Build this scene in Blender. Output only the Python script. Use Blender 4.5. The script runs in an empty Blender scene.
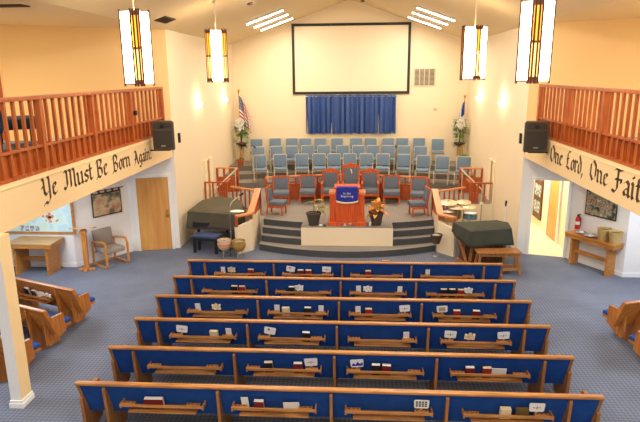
import bpy, bmesh, math, random
from mathutils import Vector, Matrix, Euler
random.seed(7)
PI = math.pi
S = bpy.context.scene
COL = S.collection
XC = -0.345                    # nave centre line
XL, XR = -4.84, 4.15           # balcony faces / chancel side walls
YB = 22.3                      # chancel end wall
ZP = 0.68                      # platform height

# ---------------------------------------------------------------- materials
def lin(h):
    h = h.lstrip('#'); v = [int(h[i:i+2], 16)/255 for i in (0, 2, 4)]
    return tuple(((c/12.92) if c <= .04045 else ((c+.055)/1.055)**2.4) for c in v) + (1,)
def mat(name, col, rough=.6, metal=0, bump=0, bscale=60, var=0, vscale=8, emit=None, estr=0, spec=None, sheen=0):
    m = bpy.data.materials.new(name); m.use_nodes = True
    nt = m.node_tree; b = nt.nodes['Principled BSDF']
    c = lin(col); b.inputs['Base Color'].default_value = c
    b.inputs['Roughness'].default_value = rough; b.inputs['Metallic'].default_value = metal
    if spec is not None: b.inputs['Specular IOR Level'].default_value = spec
    if var:
        tc = nt.nodes.new('ShaderNodeTexCoord'); n = nt.nodes.new('ShaderNodeTexNoise')
        n.inputs['Scale'].default_value = vscale; n.inputs['Detail'].default_value = 4
        r = nt.nodes.new('ShaderNodeValToRGB')
        r.color_ramp.elements[0].position = .3; r.color_ramp.elements[1].position = .7
        r.color_ramp.elements[0].color = tuple(x*(1-var) for x in c[:3]) + (1,)
        r.color_ramp.elements[1].color = tuple(min(1, x*(1+var)) for x in c[:3]) + (1,)
        nt.links.new(tc.outputs['Object'], n.inputs['Vector']); nt.links.new(n.outputs['Fac'], r.inputs['Fac'])
        nt.links.new(r.outputs['Color'], b.inputs['Base Color'])
    if bump:
        tc = nt.nodes.new('ShaderNodeTexCoord'); n = nt.nodes.new('ShaderNodeTexNoise')
        n.inputs['Scale'].default_value = bscale; n.inputs['Detail'].default_value = 3
        bp = nt.nodes.new('ShaderNodeBump'); bp.inputs['Strength'].default_value = bump; bp.inputs['Distance'].default_value = .01
        nt.links.new(tc.outputs['Object'], n.inputs['Vector']); nt.links.new(n.outputs['Fac'], bp.inputs['Height'])
        nt.links.new(bp.outputs['Normal'], b.inputs['Normal'])
    if emit:
        b.inputs['Emission Color'].default_value = lin(emit); b.inputs['Emission Strength'].default_value = estr
    return m
def wood(name, c0, c1, rough=.38, axis=0, scale=1.0):
    m = bpy.data.materials.new(name); m.use_nodes = True
    nt = m.node_tree; b = nt.nodes['Principled BSDF']; b.inputs['Roughness'].default_value = rough
    tc = nt.nodes.new('ShaderNodeTexCoord'); mp = nt.nodes.new('ShaderNodeMapping')
    s = [14*scale]*3; s[axis] = 1.1*scale; mp.inputs['Scale'].default_value = s
    n = nt.nodes.new('ShaderNodeTexNoise'); n.inputs['Scale'].default_value = 2.2; n.inputs['Detail'].default_value = 6
    n.inputs['Distortion'].default_value = .6
    r = nt.nodes.new('ShaderNodeValToRGB'); r.color_ramp.elements[0].position = .32; r.color_ramp.elements[1].position = .68
    r.color_ramp.elements[0].color = lin(c0); r.color_ramp.elements[1].color = lin(c1)
    nt.links.new(tc.outputs['Object'], mp.inputs['Vector']); nt.links.new(mp.outputs['Vector'], n.inputs['Vector'])
    nt.links.new(n.outputs['Fac'], r.inputs['Fac']); nt.links.new(r.outputs['Color'], b.inputs['Base Color'])
    return m
def carpet(name, ca, cb, scale):
    m = bpy.data.materials.new(name); m.use_nodes = True
    nt = m.node_tree; b = nt.nodes['Principled BSDF']; b.inputs['Roughness'].default_value = .95
    b.inputs['Specular IOR Level'].default_value = .1
    tc = nt.nodes.new('ShaderNodeTexCoord'); mp = nt.nodes.new('ShaderNodeMapping')
    mp.inputs['Rotation'].default_value = (0, 0, PI/4); mp.inputs['Scale'].default_value = (scale,)*3
    ck = nt.nodes.new('ShaderNodeTexChecker'); ck.inputs['Scale'].default_value = 1
    ck.inputs['Color1'].default_value = lin(ca); ck.inputs['Color2'].default_value = lin(cb)
    n = nt.nodes.new('ShaderNodeTexNoise'); n.inputs['Scale'].default_value = 1.2; n.inputs['Detail'].default_value = 6
    mx = nt.nodes.new('ShaderNodeMix'); mx.data_type = 'RGBA'; mx.blend_type = 'MULTIPLY'; mx.inputs['Factor'].default_value = 1
    r = nt.nodes.new('ShaderNodeValToRGB'); r.color_ramp.elements[0].color = (.8, .8, .8, 1); r.color_ramp.elements[1].color = (1, 1, 1, 1)
    r.color_ramp.elements[0].position = .3; r.color_ramp.elements[1].position = .7
    nt.links.new(tc.outputs['Object'], mp.inputs['Vector']); nt.links.new(mp.outputs['Vector'], ck.inputs['Vector'])
    nt.links.new(tc.outputs['Object'], n.inputs['Vector']); nt.links.new(n.outputs['Fac'], r.inputs['Fac'])
    nt.links.new(ck.outputs['Color'], mx.inputs['A']); nt.links.new(r.outputs['Color'], mx.inputs['B'])
    nt.links.new(mx.outputs['Result'], b.inputs['Base Color'])
    return m
def patches(name, stops, scale, rough=.8, stretch=(1, 1, 1), detail=3, vor=False):
    m = bpy.data.materials.new(name); m.use_nodes = True
    nt = m.node_tree; b = nt.nodes['Principled BSDF']; b.inputs['Roughness'].default_value = rough
    tc = nt.nodes.new('ShaderNodeTexCoord'); mp = nt.nodes.new('ShaderNodeMapping'); mp.inputs['Scale'].default_value = stretch
    n = nt.nodes.new('ShaderNodeTexNoise'); n.inputs['Scale'].default_value = scale; n.inputs['Detail'].default_value = detail
    r = nt.nodes.new('ShaderNodeValToRGB'); r.color_ramp.interpolation = 'CONSTANT' if vor else 'LINEAR'
    els = r.color_ramp.elements
    els[0].position, els[0].color = stops[0][0], lin(stops[0][1]); els[1].position, els[1].color = stops[1][0], lin(stops[1][1])
    for p, c in stops[2:]: e = els.new(p); e.color = lin(c)
    nt.links.new(tc.outputs['Object'], mp.inputs['Vector']); nt.links.new(mp.outputs['Vector'], n.inputs['Vector'])
    nt.links.new(n.outputs['Fac'], r.inputs['Fac']); nt.links.new(r.outputs['Color'], b.inputs['Base Color'])
    return m

M = dict(
    cream=mat('cream_wall_paint', '#F2E0C0', .75, bump=.03, bscale=90),
    ceil=mat('ceiling_paint', '#DCC499', .8, bump=.04, bscale=60),
    fascia=mat('warm_lit_cream_paint', '#F4D6A2', .6),  # cream paint tinted tan to carry the warm light
    warmwall=mat('warm_lit_upper_wall_paint', '#F2CE92', .7),  # cream wall again, warm balcony light mixed into its colour
    white=mat('white_wall_paint', '#EEECEA', .7, bump=.02),
    trimw=mat('white_trim', '#F1F0EE', .45),
    carpet=carpet('blue_grey_carpet', '#7E8495', '#6A7081', 22),
    pcarpet=carpet('platform_carpet', '#9C948C', '#8D857E', 26),
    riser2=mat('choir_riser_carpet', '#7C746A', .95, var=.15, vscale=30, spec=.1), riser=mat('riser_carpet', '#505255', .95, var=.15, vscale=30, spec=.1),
    pew=wood('pew_oak', '#93602E', '#CE8E4E', .35, 0),
    pewz=wood('pew_oak_upright', '#8A5A2C', '#B87A40', .38, 2),
    side=wood('side_pew_wood', '#9C5E26', '#C4803C', .35, 2),
    rail=wood('balcony_rail_wood', '#9E461A', '#C46C30', .35, 2),
    chairw=wood('red_orange_chair_wood', '#B44A20', '#D46C3C', .33, 2),
    pulpit=wood('pulpit_wood', '#C24A1C', '#E4692E', .35, 2),
    stagew=wood('stage_rail_wood', '#9C4220', '#C56634', .36, 2),
    cap=wood('light_cap_wood', '#D07A44', '#EE9F66', .35, 1),
    dark=wood('dark_brown_wood', '#4E2A14', '#6E3E1C', .4, 2),
    door=wood('golden_door_veneer', '#CC8E48', '#DCA45C', .4, 2, .35),
    table=wood('oak_table', '#A5672B', '#CE9048', .32, 0),
    lighttop=wood('worn_light_oak', '#B08A56', '#CDA874', .35, 0),
    armw=wood('armchair_oak', '#B9722E', '#DD9A50', .35, 2),
    blue=mat('royal_blue_pew_fabric', '#1E4A92', .85, bump=.1, bscale=300, var=.12, vscale=6, spec=.2),
    seatblue=mat('blue_seat_fabric', '#2A4A8E', .85, spec=.2),
    choir=mat('pale_blue_choir_fabric', '#75899E', .85, bump=.1, bscale=250, spec=.2),
    cframe=mat('cream_metal_frame', '#D9CDB0', .4),
    slate=mat('slate_fabric', '#6A727E', .85, bump=.1, bscale=250, spec=.2),
    navy=mat('navy_fabric', '#34405A', .8, spec=.2),
    darkseat=mat('balcony_navy_fabric', '#22384E', .8, spec=.2),
    benchpad=mat('bench_pad_blue', '#4A5478', .8, spec=.2),
    greyfab=mat('taupe_fabric', '#9A8F86', .9, bump=.1, bscale=200, spec=.1),
    cover=mat('dark_olive_cover', '#57503F', .75, var=.12, vscale=3, spec=.3),
    cover2=mat('dark_green_cover', '#3E4136', .7, var=.12, vscale=3, spec=.3),
    black=mat('black_plastic', '#17181A', .5),
    spk=mat('speaker_brown_black', '#51473B', .55, bump=.15, bscale=300),
    grille=mat('speaker_grille', '#3E362E', .7, bump=.3, bscale=500),
    scrframe=mat('screen_frame', '#22241F', .6),
    screen=mat('screen_fabric', '#EFDFC2', .6),
    curtain=mat('blue_satin', '#435F9E', .3, sheen=1),
    chrome=mat('brushed_metal', '#B8B8B8', .3, metal=1),
    brass=mat('brass', '#D0A245', .3, metal=1),
    bronze=mat('cymbal_bronze', '#E2CFA6', .35, metal=.4),
    gold=mat('gold_fringe', '#E8D8A8', .6),
    amber=mat('amber_glass', '#F2B21C', .3, emit='#FFB028', estr=1.0), amber2=mat('pale_amber_glass', '#F6CE70', .3, emit='#FFD27A', estr=1.5),
    lampglow=mat('lamp_panel', '#FFF6E0', .4, emit='#FFEFD0', estr=9),
    lampwood=wood('lamp_wood', '#54240E', '#7A3A18', .5, 2),
    tube=mat('fluorescent_tube', '#FFFFFF', .4, emit='#FFF7EA', estr=9),
    sconce=mat('sconce_bulb', '#FFFFFF', .4, emit='#FFE6B8', estr=14),
    paper=mat('white_paper', '#ECE9E2', .7),
    creamp=mat('cream_pages', '#E6D6B0', .7),
    maroon=mat('maroon_book_cloth', '#7A1C20', .6),
    redbk=mat('red_book_cloth', '#A02A22', .6),
    blackbk=mat('black_book_cloth', '#1C1B1E', .6),
    olive=mat('olive_brown_cloth', '#6A5524', .6),
    ink=mat('black_ink', '#1E1C1C', .6),
    text=mat('dark_brown_lettering_paint', '#4A2E1E', .6),
    pot=mat('dark_pot', '#4A4138', .6),
    terracotta=mat('terracotta', '#B4582E', .7),
    soil=mat('soil', '#2E2018', .95),
    leafy=patches('yellow_green_leaves', [(.3, '#6E7A34'), (.6, '#C8B860')], 6),
    croton=patches('croton_leaves', [(.38, '#E4602C'), (.47, '#F2A860'), (.56, '#ECC860'), (.64, '#9A9A40')], 7),
    green=patches('dark_green_leaves', [(.3, '#46683A'), (.65, '#94B470')], 10),
    fern=patches('bright_green_leaves', [(.3, '#4E7A2C'), (.65, '#9CBA58')], 10),
    flower=mat('white_petals', '#F4F0E6', .7),
    stem=mat('stem_brown', '#6A5236', .8),
    bowl=mat('black_bowl', '#2A2622', .4),
    banner=mat('royal_purple_blue_velvet', '#1C2A9A', .7, var=.2, vscale=25),
    red=mat('extinguisher_red', '#C81E1E', .35),
    steel=mat('foil_silver', '#C8CACC', .25, metal=.8),
    bucket=mat('tan_basket', '#C2A468', .8, bump=.3, bscale=80),
    pinkdrum=mat('pinkish_cream_basket', '#D9B497', .7, var=.1, vscale=12),
    golddrum=mat('golden_brown_basket', '#A9843E', .7, var=.12, vscale=12),
    browndrum=mat('dark_brown_wicker', '#5A4632', .8, bump=.3, bscale=90),
    orangeband=mat('orange_band', '#D8824A', .7),
    mottled=patches('mottled_grey_contents', [(.4, '#5A5650'), (.6, '#CFCBC2')], 30),
    mapblue=patches('pale_sea_map', [(.42, '#BFE3EC'), (.5, '#D6F0F2'), (.6, '#CDEBE2')], 3),
    mapland=mat('orange_land_print', '#E8A15A', .7), mapland2=mat('pink_land_print', '#E88A78', .7), mapland3=mat('green_land_print', '#B9DDB0', .7),
    photos=patches('grey_photo_strip', [(.4, '#6E7686'), (.6, '#D5D8DC')], 14),
    tapl=patches('woven_garden_picture', [(.32, '#33504A'), (.42, '#8A7A5E'), (.5, '#C9B48E'), (.58, '#C08A6E'), (.68, '#6A6652')], 3, detail=5),
    tapr=patches('woven_patchwork_picture', [(.36, '#3A3630'), (.45, '#7C7C66'), (.52, '#A8A78C'), (.57, '#8A3A34'), (.64, '#C8B890')], 7, detail=5),
    tapedge=mat('dark_woven_border', '#33261E', .9),
    corr=mat('corridor_cream_paint', '#F6ECCB', .7), corrf=mat('corridor_vinyl', '#EFE6C8', .4),
    vent=mat('vent_metal', '#CFC3A8', .5), ventd=mat('vent_dark', '#6A5C4A', .8),
    brownmetal=mat('brown_vent_metal', '#4A2A18', .6),
    drumshell=mat('pale_drum_shell', '#D8D2C4', .4), bluedrum=mat('blue_drum_shell', '#5F8790', .4),
    kraft=mat('tan_drum_wood', '#C8935C', .5),
)

# ---------------------------------------------------------------- builders
class B:
    def __init__(s): s.bm = bmesh.new(); s.uv = None
    def add(s, vs, fs, Mx=None):
        v = [s.bm.verts.new((Mx @ Vector(p)) if Mx else Vector(p)) for p in vs]
        for f in fs:
            try: s.bm.faces.new([v[i] for i in f])
            except ValueError: pass
        return s
    def box(s, x0, x1, y0, y1, z0, z1, Mx=None, bev=0):
        if bev:
            t = bmesh.new(); bmesh.ops.create_cube(t, size=1)
            bmesh.ops.scale(t, vec=(x1-x0, y1-y0, z1-z0), verts=t.verts)
            bmesh.ops.translate(t, vec=((x0+x1)/2, (y0+y1)/2, (z0+z1)/2), verts=t.verts)
            bmesh.ops.bevel(t, geom=t.edges[:], offset=bev, segments=2, affect='EDGES', profile=.6)
            vs = [v.co.copy() for v in t.verts]; t.verts.index_update(); fs = [[v.index for v in f.verts] for f in t.faces]; t.free()
            return s.add(vs, fs, Mx)
        vs = [(x, y, z) for x in (x0, x1) for y in (y0, y1) for z in (z0, z1)]
        return s.add(vs, [(0, 1, 3, 2), (4, 6, 7, 5), (0, 4, 5, 1), (2, 3, 7, 6), (0, 2, 6, 4), (1, 5, 7, 3)], Mx)
    def prism(s, poly, axis, a, b, Mx=None):
        # poly in the two other axes (order x,y,z without axis)
        def P(u, v, w): return (w, u, v) if axis == 0 else ((u, w, v) if axis == 1 else (u, v, w))
        n = len(poly); vs = [P(u, v, a) for u, v in poly] + [P(u, v, b) for u, v in poly]
        fs = [list(range(n)), list(range(2*n-1, n-1, -1))] + [(i, (i+1) % n, n+(i+1) % n, n+i) for i in range(n)]
        return s.add(vs, fs, Mx)
    def bar(s, p, q, w, h=None, up=(0, 0, 1)):
        p, q = Vector(p), Vector(q); d = q-p; L = d.length; d.normalize(); h = h or w
        u = Vector(up)
        if abs(d.dot(u)) > .97: u = Vector((0, 1, 0))
        r = d.cross(u).normalized(); u = r.cross(d)
        vs = []
        for t in (p, q):
            for a, b_ in ((-1, -1), (1, -1), (1, 1), (-1, 1)): vs.append(t + r*a*w/2 + u*b_*h/2)
        return s.add(vs, [(0, 1, 2, 3), (7, 6, 5, 4), (0, 4, 5, 1), (1, 5, 6, 2), (2, 6, 7, 3), (3, 7, 4, 0)])
    def tube(s, pts, r, seg=8, r2=None):
        pts = [Vector(p) for p in pts]; n = len(pts); rings = []
        for i, p in enumerate(pts):
            d = (pts[min(i+1, n-1)] - pts[max(i-1, 0)]).normalized()
            u = Vector((0, 0, 1)) if abs(d.z) < .9 else Vector((0, 1, 0))
            a = d.cross(u).normalized(); b_ = a.cross(d)
            rr = r if r2 is None else r + (r2-r)*i/(n-1)
            rings.append([s.bm.verts.new(p + (a*math.cos(2*PI*k/seg) + b_*math.sin(2*PI*k/seg))*rr) for k in range(seg)])
        for i in range(n-1):
            for k in range(seg): s.bm.faces.new([rings[i][k], rings[i][(k+1) % seg], rings[i+1][(k+1) % seg], rings[i+1][k]])
        s.bm.faces.new(rings[0][::-1]); s.bm.faces.new(rings[-1]); return s
    def lathe(s, prof, c=(0, 0, 0), seg=20, squash=1):
        c = Vector(c); rings = []
        for r, z in prof:
            if r < 1e-5: rings.append([s.bm.verts.new(c + Vector((0, 0, z)))])
            else: rings.append([s.bm.verts.new(c + Vector((r*math.cos(2*PI*k/seg), squash*r*math.sin(2*PI*k/seg), z))) for k in range(seg)])
        for a, b_ in zip(rings, rings[1:]):
            for k in range(seg):
                k2 = (k+1) % seg
                if len(a) == 1 and len(b_) == 1: continue
                if len(a) == 1: f = [a[0], b_[k2], b_[k]]
                elif len(b_) == 1: f = [a[k], a[k2], b_[0]]
                else: f = [a[k], a[k2], b_[k2], b_[k]]
                s.bm.faces.new(f)
        if len(rings[0]) > 1: s.bm.faces.new(rings[0][::-1])
        if len(rings[-1]) > 1: s.bm.faces.new(rings[-1])
        return s
    def grid(s, nu, nv, fn, flip=False):
        V = [[s.bm.verts.new(fn(i/(nu-1), j/(nv-1))) for j in range(nv)] for i in range(nu)]
        uvl = s.bm.loops.layers.uv.verify()
        for i in range(nu-1):
            for j in range(nv-1):
                f = s.bm.faces.new([V[i][j], V[i+1][j], V[i+1][j+1], V[i][j+1]])
                for l, (a, b_) in zip(f.loops, ((i, j), (i+1, j), (i+1, j+1), (i, j+1))): l[uvl].uv = (a/(nu-1), b_/(nv-1))
        return s
    def build(s, name, m, parent=None, smooth=False, xf=None):
        bmesh.ops.recalc_face_normals(s.bm, faces=s.bm.faces[:])
        me = bpy.data.meshes.new(name); s.bm.to_mesh(me); s.bm.free()
        if smooth:
            for p in me.polygons: p.use_smooth = True
            me.set_sharp_from_angle(angle=math.radians(40))
        me.materials.append(m if not isinstance(m, str) else M[m])
        o = bpy.data.objects.new(name, me); COL.objects.link(o)
        if parent is not None: o.parent = parent
        return o
def thing(name, label, cat, loc=(0, 0, 0), rz=0, group=None):
    o = bpy.data.objects.new(name, None); COL.objects.link(o); o.empty_display_size = .1
    o.location = loc; o.rotation_euler = (0, 0, rz); o['label'] = label; o['category'] = cat
    if group: o['group'] = group
    return o
def tag(o, label, cat, group=None):
    o['label'] = label; o['category'] = cat
    if group: o['group'] = group
    return o
def struct(o, label=None, cat=None):
    o['kind'] = 'structure'
    if label: o['label'] = label; o['category'] = cat or 'structure'
    return o
def dup(root, loc=None, rz=None, label=None, group=None):
    def rec(o, par):
        c = o.copy(); COL.objects.link(c)
        if par is not None: c.parent = par
        for ch in list(o.children): rec(ch, c)
        return c
    r = rec(root, None)
    if loc is not None: r.location = loc
    if rz is not None: r.rotation_euler = (0, 0, rz)
    if label: r['label'] = label
    if group: r['group'] = group
    return r
ORD = ['first', 'second', 'third', 'fourth', 'fifth', 'sixth', 'seventh', 'eighth', 'ninth', 'tenth', 'eleventh', 'twelfth']

# ---------------------------------------------------------------- room shell
ZE, ZR = 5.72, 7.27
def wallseg(b, p, q, z0, z1, t=.12):
    # thickness to the outside (left of p->q)
    p, q = Vector((*p, 0)), Vector((*q, 0)); d = (q-p).normalized(); n = Vector((-d.y, d.x, 0))*t
    vs = [p+Vector((0, 0, z0)), q+Vector((0, 0, z0)), q+n+Vector((0, 0, z0)), p+n+Vector((0, 0, z0)),
          p+Vector((0, 0, z1)), q+Vector((0, 0, z1)), q+n+Vector((0, 0, z1)), p+n+Vector((0, 0, z1))]
    b.add(vs, [(0, 1, 2, 3), (4, 7, 6, 5), (0, 4, 5, 1), (1, 5, 6, 2), (2, 6, 7, 3), (3, 7, 4, 0)])
# floor
struct(B().box(-10.5, 9.8, -6, 14.9, -.15, 0).build('floor', 'carpet'))
struct(B().box(-4.96, 4.3, 14.9, 22.5, -.15, 0).build('floor', 'carpet'))
# end wall (gabled)
struct(B().prism([(XL-.15, 0), (XR+.15, 0), (XR+.15, ZE), (XC, ZR+.06), (XL-.15, ZE)], 1, YB, YB+.15).build('wall_back', 'cream'))
# chancel side walls
b = B(); b.box(XL-.15, XL, 14.62, YB, 0, ZE+.05); struct(b.build('wall_left', 'cream'))
b = B(); b.box(XR, XR+.15, 14.5, YB, 0, ZE+.05); struct(b.build('wall_right', 'cream'))
# left aisle walls (under and above the balcony)
LO0, LO1 = (-6.04, 14.3), (-6.94, 12.96); LP1 = (-10.4, 12.96); LD0 = (-4.84, 14.62)
RD0, RD1 = (4.15, 14.5), (5.28, 14.17); RO1 = (6.08, 12.77); RP1 = (9.7, 12.77)
def lerp(p, q, t): return (p[0]+(q[0]-p[0])*t, p[1]+(q[1]-p[1])*t)
for z0, z1, m, low in ((0, 2.62, 'white', True), (3.17, ZE+.05, 'warmwall', False)):
    if not low:
        for pp, qq in (((-10.4, 11.8), (-8.9, 11.94)), ((-8.9, 11.94), LD0)):
            b = B(); wallseg(b, pp, qq, z0, z1); struct(b.build('wall_left', m))
        for pp, qq in ((RD0, (8.2, 11.84)), ((8.2, 11.84), (9.7, 11.7))):
            b = B(); wallseg(b, pp, qq, z0, z1); struct(b.build('wall_right', m))
        continue
    b = B(); wallseg(b, LP1, LO1, z0, z1); struct(b.build('wall_left', m))
    b = B(); wallseg(b, LO1, LO0, z0, z1); struct(b.build('wall_left', m))
    b = B(); wallseg(b, LO0, LD0, z0, z1); struct(b.build('wall_left', m))
    b = B(); wallseg(b, RO1, RP1, z0, z1); struct(b.build('wall_right', m))
    b = B(); wallseg(b, RD1, RO1, z0, z1); struct(b.build('wall_right', m))
    if low:
        a0, a1 = .25/1.18, .4/1.18
        pa = lerp(RD0, RD1, .30/1.18); pb = lerp(RD0, RD1, 1.12/1.18)
        b = B(); wallseg(b, RD0, pa, 0, z1); wallseg(b, pb, RD1, 0, z1); wallseg(b, pa, pb, 1.97, z1)
        struct(b.build('wall_right', m))
# outer side walls and rear wall of the nave
struct(B().box(-10.5, -10.35, -6, 13.1, 0, ZE+.05).build('wall_left', 'white'))
struct(B().box(9.6, 9.75, -6, 12.9, 0, ZE+.05).build('wall_right', 'white'))
struct(B().prism([(-10.5, 0), (9.75, 0), (9.75, ZE), (XR, ZE), (XC, ZR+.06), (XL, ZE), (-10.5, ZE)], 1, -6.15, -6).build('wall_front', 'cream'))
# ceiling: two slopes and two flat aisles
b = B(); b.prism([(XL, ZE), (XC, ZR), (XR, ZE), (XR, ZE+.1), (XC, ZR+.1), (XL, ZE+.1)], 1, -6, YB+.1)
struct(b.build('ceiling', 'ceil'))
struct(B().box(-10.5, XL, -6, 14.9, ZE, ZE+.1).build('ceiling', 'ceil'))
struct(B().box(XR, 9.75, -6, 14.8, ZE, ZE+.1).build('ceiling', 'ceil'))
# balconies: slab with underside, front beam
def poly_slab(pts, z0, z1): 
    b = B(); b.prism(pts, 2, z0, z1); return b
struct(poly_slab([(-10.4, -6), (XL-.2, -6), (XL-.2, 14.5), LO0, LO1, LP1], 2.62, 3.16).build('floor', 'white'))
struct(poly_slab([(XR+.2, -6), (9.65, -6), RP1, RO1, RD1, (XR+.2, 14.4)], 2.62, 3.16).build('floor', 'white'))
FAS = {-1: struct(B().box(XL-.2, XL, -2, 14.5, 2.53, 3.17).build('trim_1', 'fascia'))}
FAS[1] = struct(B().box(XR, XR+.2, -2, 14.4, 2.53, 3.17).build('trim_2', 'fascia'))
struct(B().box(XL, XL+.012, -2, 14.5, 3.10, 3.115).build('trim_3', 'fascia'))
struct(B().box(XR-.012, XR, -2, 14.4, 3.10, 3.115).build('trim_4', 'fascia'))
# baseboards
def baseboard(name, segs):
    b = B()
    for p, q in segs:
        P, Q = Vector((*p, 0)), Vector((*q, 0)); d = (Q-P).normalized(); n = Vector((d.y, -d.x, 0))
        b.bar(P+n*.008+Vector((0, 0, .05)), Q+n*.008+Vector((0, 0, .05)), .018, .1)
    return struct(b.build(name, 'trimw'))
baseboard('baseboard_left', [(LP1, LO1), (LO1, LO0)])
baseboard('baseboard_right', [(RD1, RO1), (RO1, RP1)])
# column under the left balcony
cb = B(); cb.box(-4.925, -4.765, 6.95, 7.2, 0, 2.53)
col = cb.build('column', 'fascia'); col.data.materials.append(M['white'])
for p in col.data.polygons:
    if p.normal.y < -.5 or p.normal.x < -.5: p.material_index = 1  # camera side and aisle side take the white material
struct(col, 'square cream column holding up the left balcony front', 'column')
b = B(); b.box(-4.95, -4.74, 6.925, 7.225, 0, .08, bev=.008); b.box(-4.94, -4.75, 6.935, 7.215, .08, .12, bev=.006)
b.build('column_base', 'trimw', col)

# corridor behind the open right-hand doorway
b = B(); b.prism([tuple(pa), tuple(pb), (5.56, 14.6), (5.56, 19.2), (4.3, 19.2), (4.3, 14.6)], 2, -.1, .004); struct(b.build('floor', 'corrf'))
struct(B().box(5.5, 5.62, 14.25, 19.2, 0, 2.5).build('wall_right', 'corr'))
struct(B().box(4.3, 4.36, 14.5, 19.2, 0, 2.5).build('wall_right', 'corr'))
struct(B().box(4.3, 5.62, 19.2, 19.3, 0, 2.5).build('wall_back', 'corr'))
struct(B().box(4.3, 5.62, 14.6, 19.3, 2.5, 2.56).build('ceiling', 'corr'))

# doors
def frame_on(p, d, w, h, name='trim', t=.09, depth=.05):
    """casing around an opening that starts at p, runs along unit d, width w"""
    d = Vector((*d, 0)).normalized(); p = Vector((*p, 0)); n = Vector((d.y, -d.x, 0)); o = n*depth/2
    b = B()
    b.bar(p-d*t/2+o, p-d*t/2+o+Vector((0, 0, h+t)), depth, t, up=d)
    b.bar(p+d*(w+t/2)+o, p+d*(w+t/2)+o+Vector((0, 0, h+t)), depth, t, up=d)
    b.bar(p+o+Vector((0, 0, h+t/2)), p+d*w+o+Vector((0, 0, h+t/2)), depth, t)
    return b
dL = (Vector(LD0)-Vector(LO0)).normalized()
pL = Vector(LO0) + dL*.22
struct(frame_on(pL, dL, .82, 1.99, t=.07).build('trim_5', 'trimw'))
d1 = thing('door_1', 'closed golden brown wooden door in the white wall under the left balcony', 'door', (pL.x, pL.y, 0), math.atan2(dL.y, dL.x)); d1['kind'] = 'structure'
B().box(.005, .815, -.035, 0, .005, 1.985, bev=.004).build('door_leaf', 'door', d1)
b = B(); b.lathe([(0, 0), (.012, 0), (.012, .03), (.03, .04), (.03, .06), (0, .07)], seg=12)
bmesh.ops.rotate(b.bm, cent=(0, 0, 0), matrix=Matrix.Rotation(PI/2, 3, 'X'), verts=b.bm.verts); bmesh.ops.translate(b.bm, vec=(.75, -.035, .98), verts=b.bm.verts)
b.box(.72, .78, -.04, -.034, .88, 1.1); b.build('door_handle', 'brass', d1, True)
dR = (Vector(RD1)-Vector(RD0)).normalized(); pR = Vector(RD0)+dR*.30
struct(frame_on(pR, dR, .82, 1.97, t=.06).build('trim_6', 'trimw'))
# corridor door, dark doorway with coats
d2 = thing('door_2', 'light tan wooden door in the corridor wall seen through the open doorway', 'door', (5.5, 15.45, 0)); d2['kind'] = 'structure'
B().box(-.04, 0, 0, .8, .01, 2.02).build('door_leaf', 'door', d2)
b = B(); b.box(-.06, 0, -.08, 0, 0, 2.1); b.box(-.06, 0, .8, .88, 0, 2.1); b.box(-.06, 0, 0, .8, 2.02, 2.1); b.build('door_casing', 'trimw', d2)
cs = thing('bulletin_panel', 'dark narrow display panel on the corridor wall beyond the tan door', 'panel', (5.5, 16.9, 0))
B().box(-.05, -.0, 0, .75, .25, 1.95, bev=.01).build('panel', 'dark', cs)
for i in range(3): B().box(-.056, -.05, .1, .65, .45+i*.5, .8+i*.5).build('picture', 'photos', cs)
# upper left door
d3 = thing('door_3', 'tall reddish orange door on the upper wall above the left balcony rail', 'door', (-7.98, 12.545, 3.17), math.atan2(-2.68, -4.06)); d3['kind'] = 'structure'
B().box(0, .98, -.0, .05, 0, 2.10).build('door_leaf', 'rail', d3)
# side doorways of the chancel (narrow lit door casings)
for sx, name, lab, y0, y1 in ((XL, 'door_4', 'narrow white edged door standing on the left chancel wall', 17.45, 18.4), (XR, 'door_5', 'narrow white edged door standing on the right chancel wall', 17.3, 18.05)):
    s = 1 if sx < 0 else -1
    d = thing(name, lab, 'door', (sx, y0, 0)); d['kind'] = 'structure'
    w = y1-y0
    def bx(a, b_, c, e, z0, z1): return B().box(min(s*a, s*b_), max(s*a, s*b_), c, e, z0, z1)
    bx(0, .04, 0, .3*w, .0, 1.98).build('door_casing', 'corr', d)
    bx(0, .025, .3*w, .62*w, .0, 1.93).build('door_leaf', 'table', d)
    bx(0, .04, .62*w, w, .0, 1.98).build('door_casing', 'corr', d)

# ---------------------------------------------------------------- stage platform
def curve_y(x, y0, k): return y0 + k*(x-XC)**2
def arc_poly(xa, xb, y0, k, yb, n=16):
    pts = [(xa+(xb-xa)*i/n, curve_y(xa+(xb-xa)*i/n, y0, k)) for i in range(n+1)]
    return pts + [(xb, yb), (xa, yb)]
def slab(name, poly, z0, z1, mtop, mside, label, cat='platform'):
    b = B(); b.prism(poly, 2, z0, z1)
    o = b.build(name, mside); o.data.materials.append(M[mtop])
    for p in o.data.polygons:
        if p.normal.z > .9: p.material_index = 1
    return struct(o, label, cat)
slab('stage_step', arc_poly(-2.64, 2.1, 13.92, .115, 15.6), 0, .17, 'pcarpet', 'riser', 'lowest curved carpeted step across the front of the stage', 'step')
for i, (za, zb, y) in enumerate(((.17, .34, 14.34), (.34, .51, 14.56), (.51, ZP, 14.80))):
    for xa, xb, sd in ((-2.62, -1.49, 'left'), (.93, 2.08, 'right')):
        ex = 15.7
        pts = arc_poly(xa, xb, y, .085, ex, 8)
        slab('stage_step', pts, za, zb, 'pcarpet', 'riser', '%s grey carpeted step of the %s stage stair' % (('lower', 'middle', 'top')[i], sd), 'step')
# podium block between the stairs
pod = B().box(-1.49, .93, 14.42, 15.7, .17, ZP-.015).build('podium_block', 'cream'); struct(pod, 'cream fronted podium block between the two stage stairs', 'platform')
B().box(-1.49, .93, 14.42, 15.7, ZP-.015, ZP).build('podium_carpet', 'pcarpet', pod)
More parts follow.
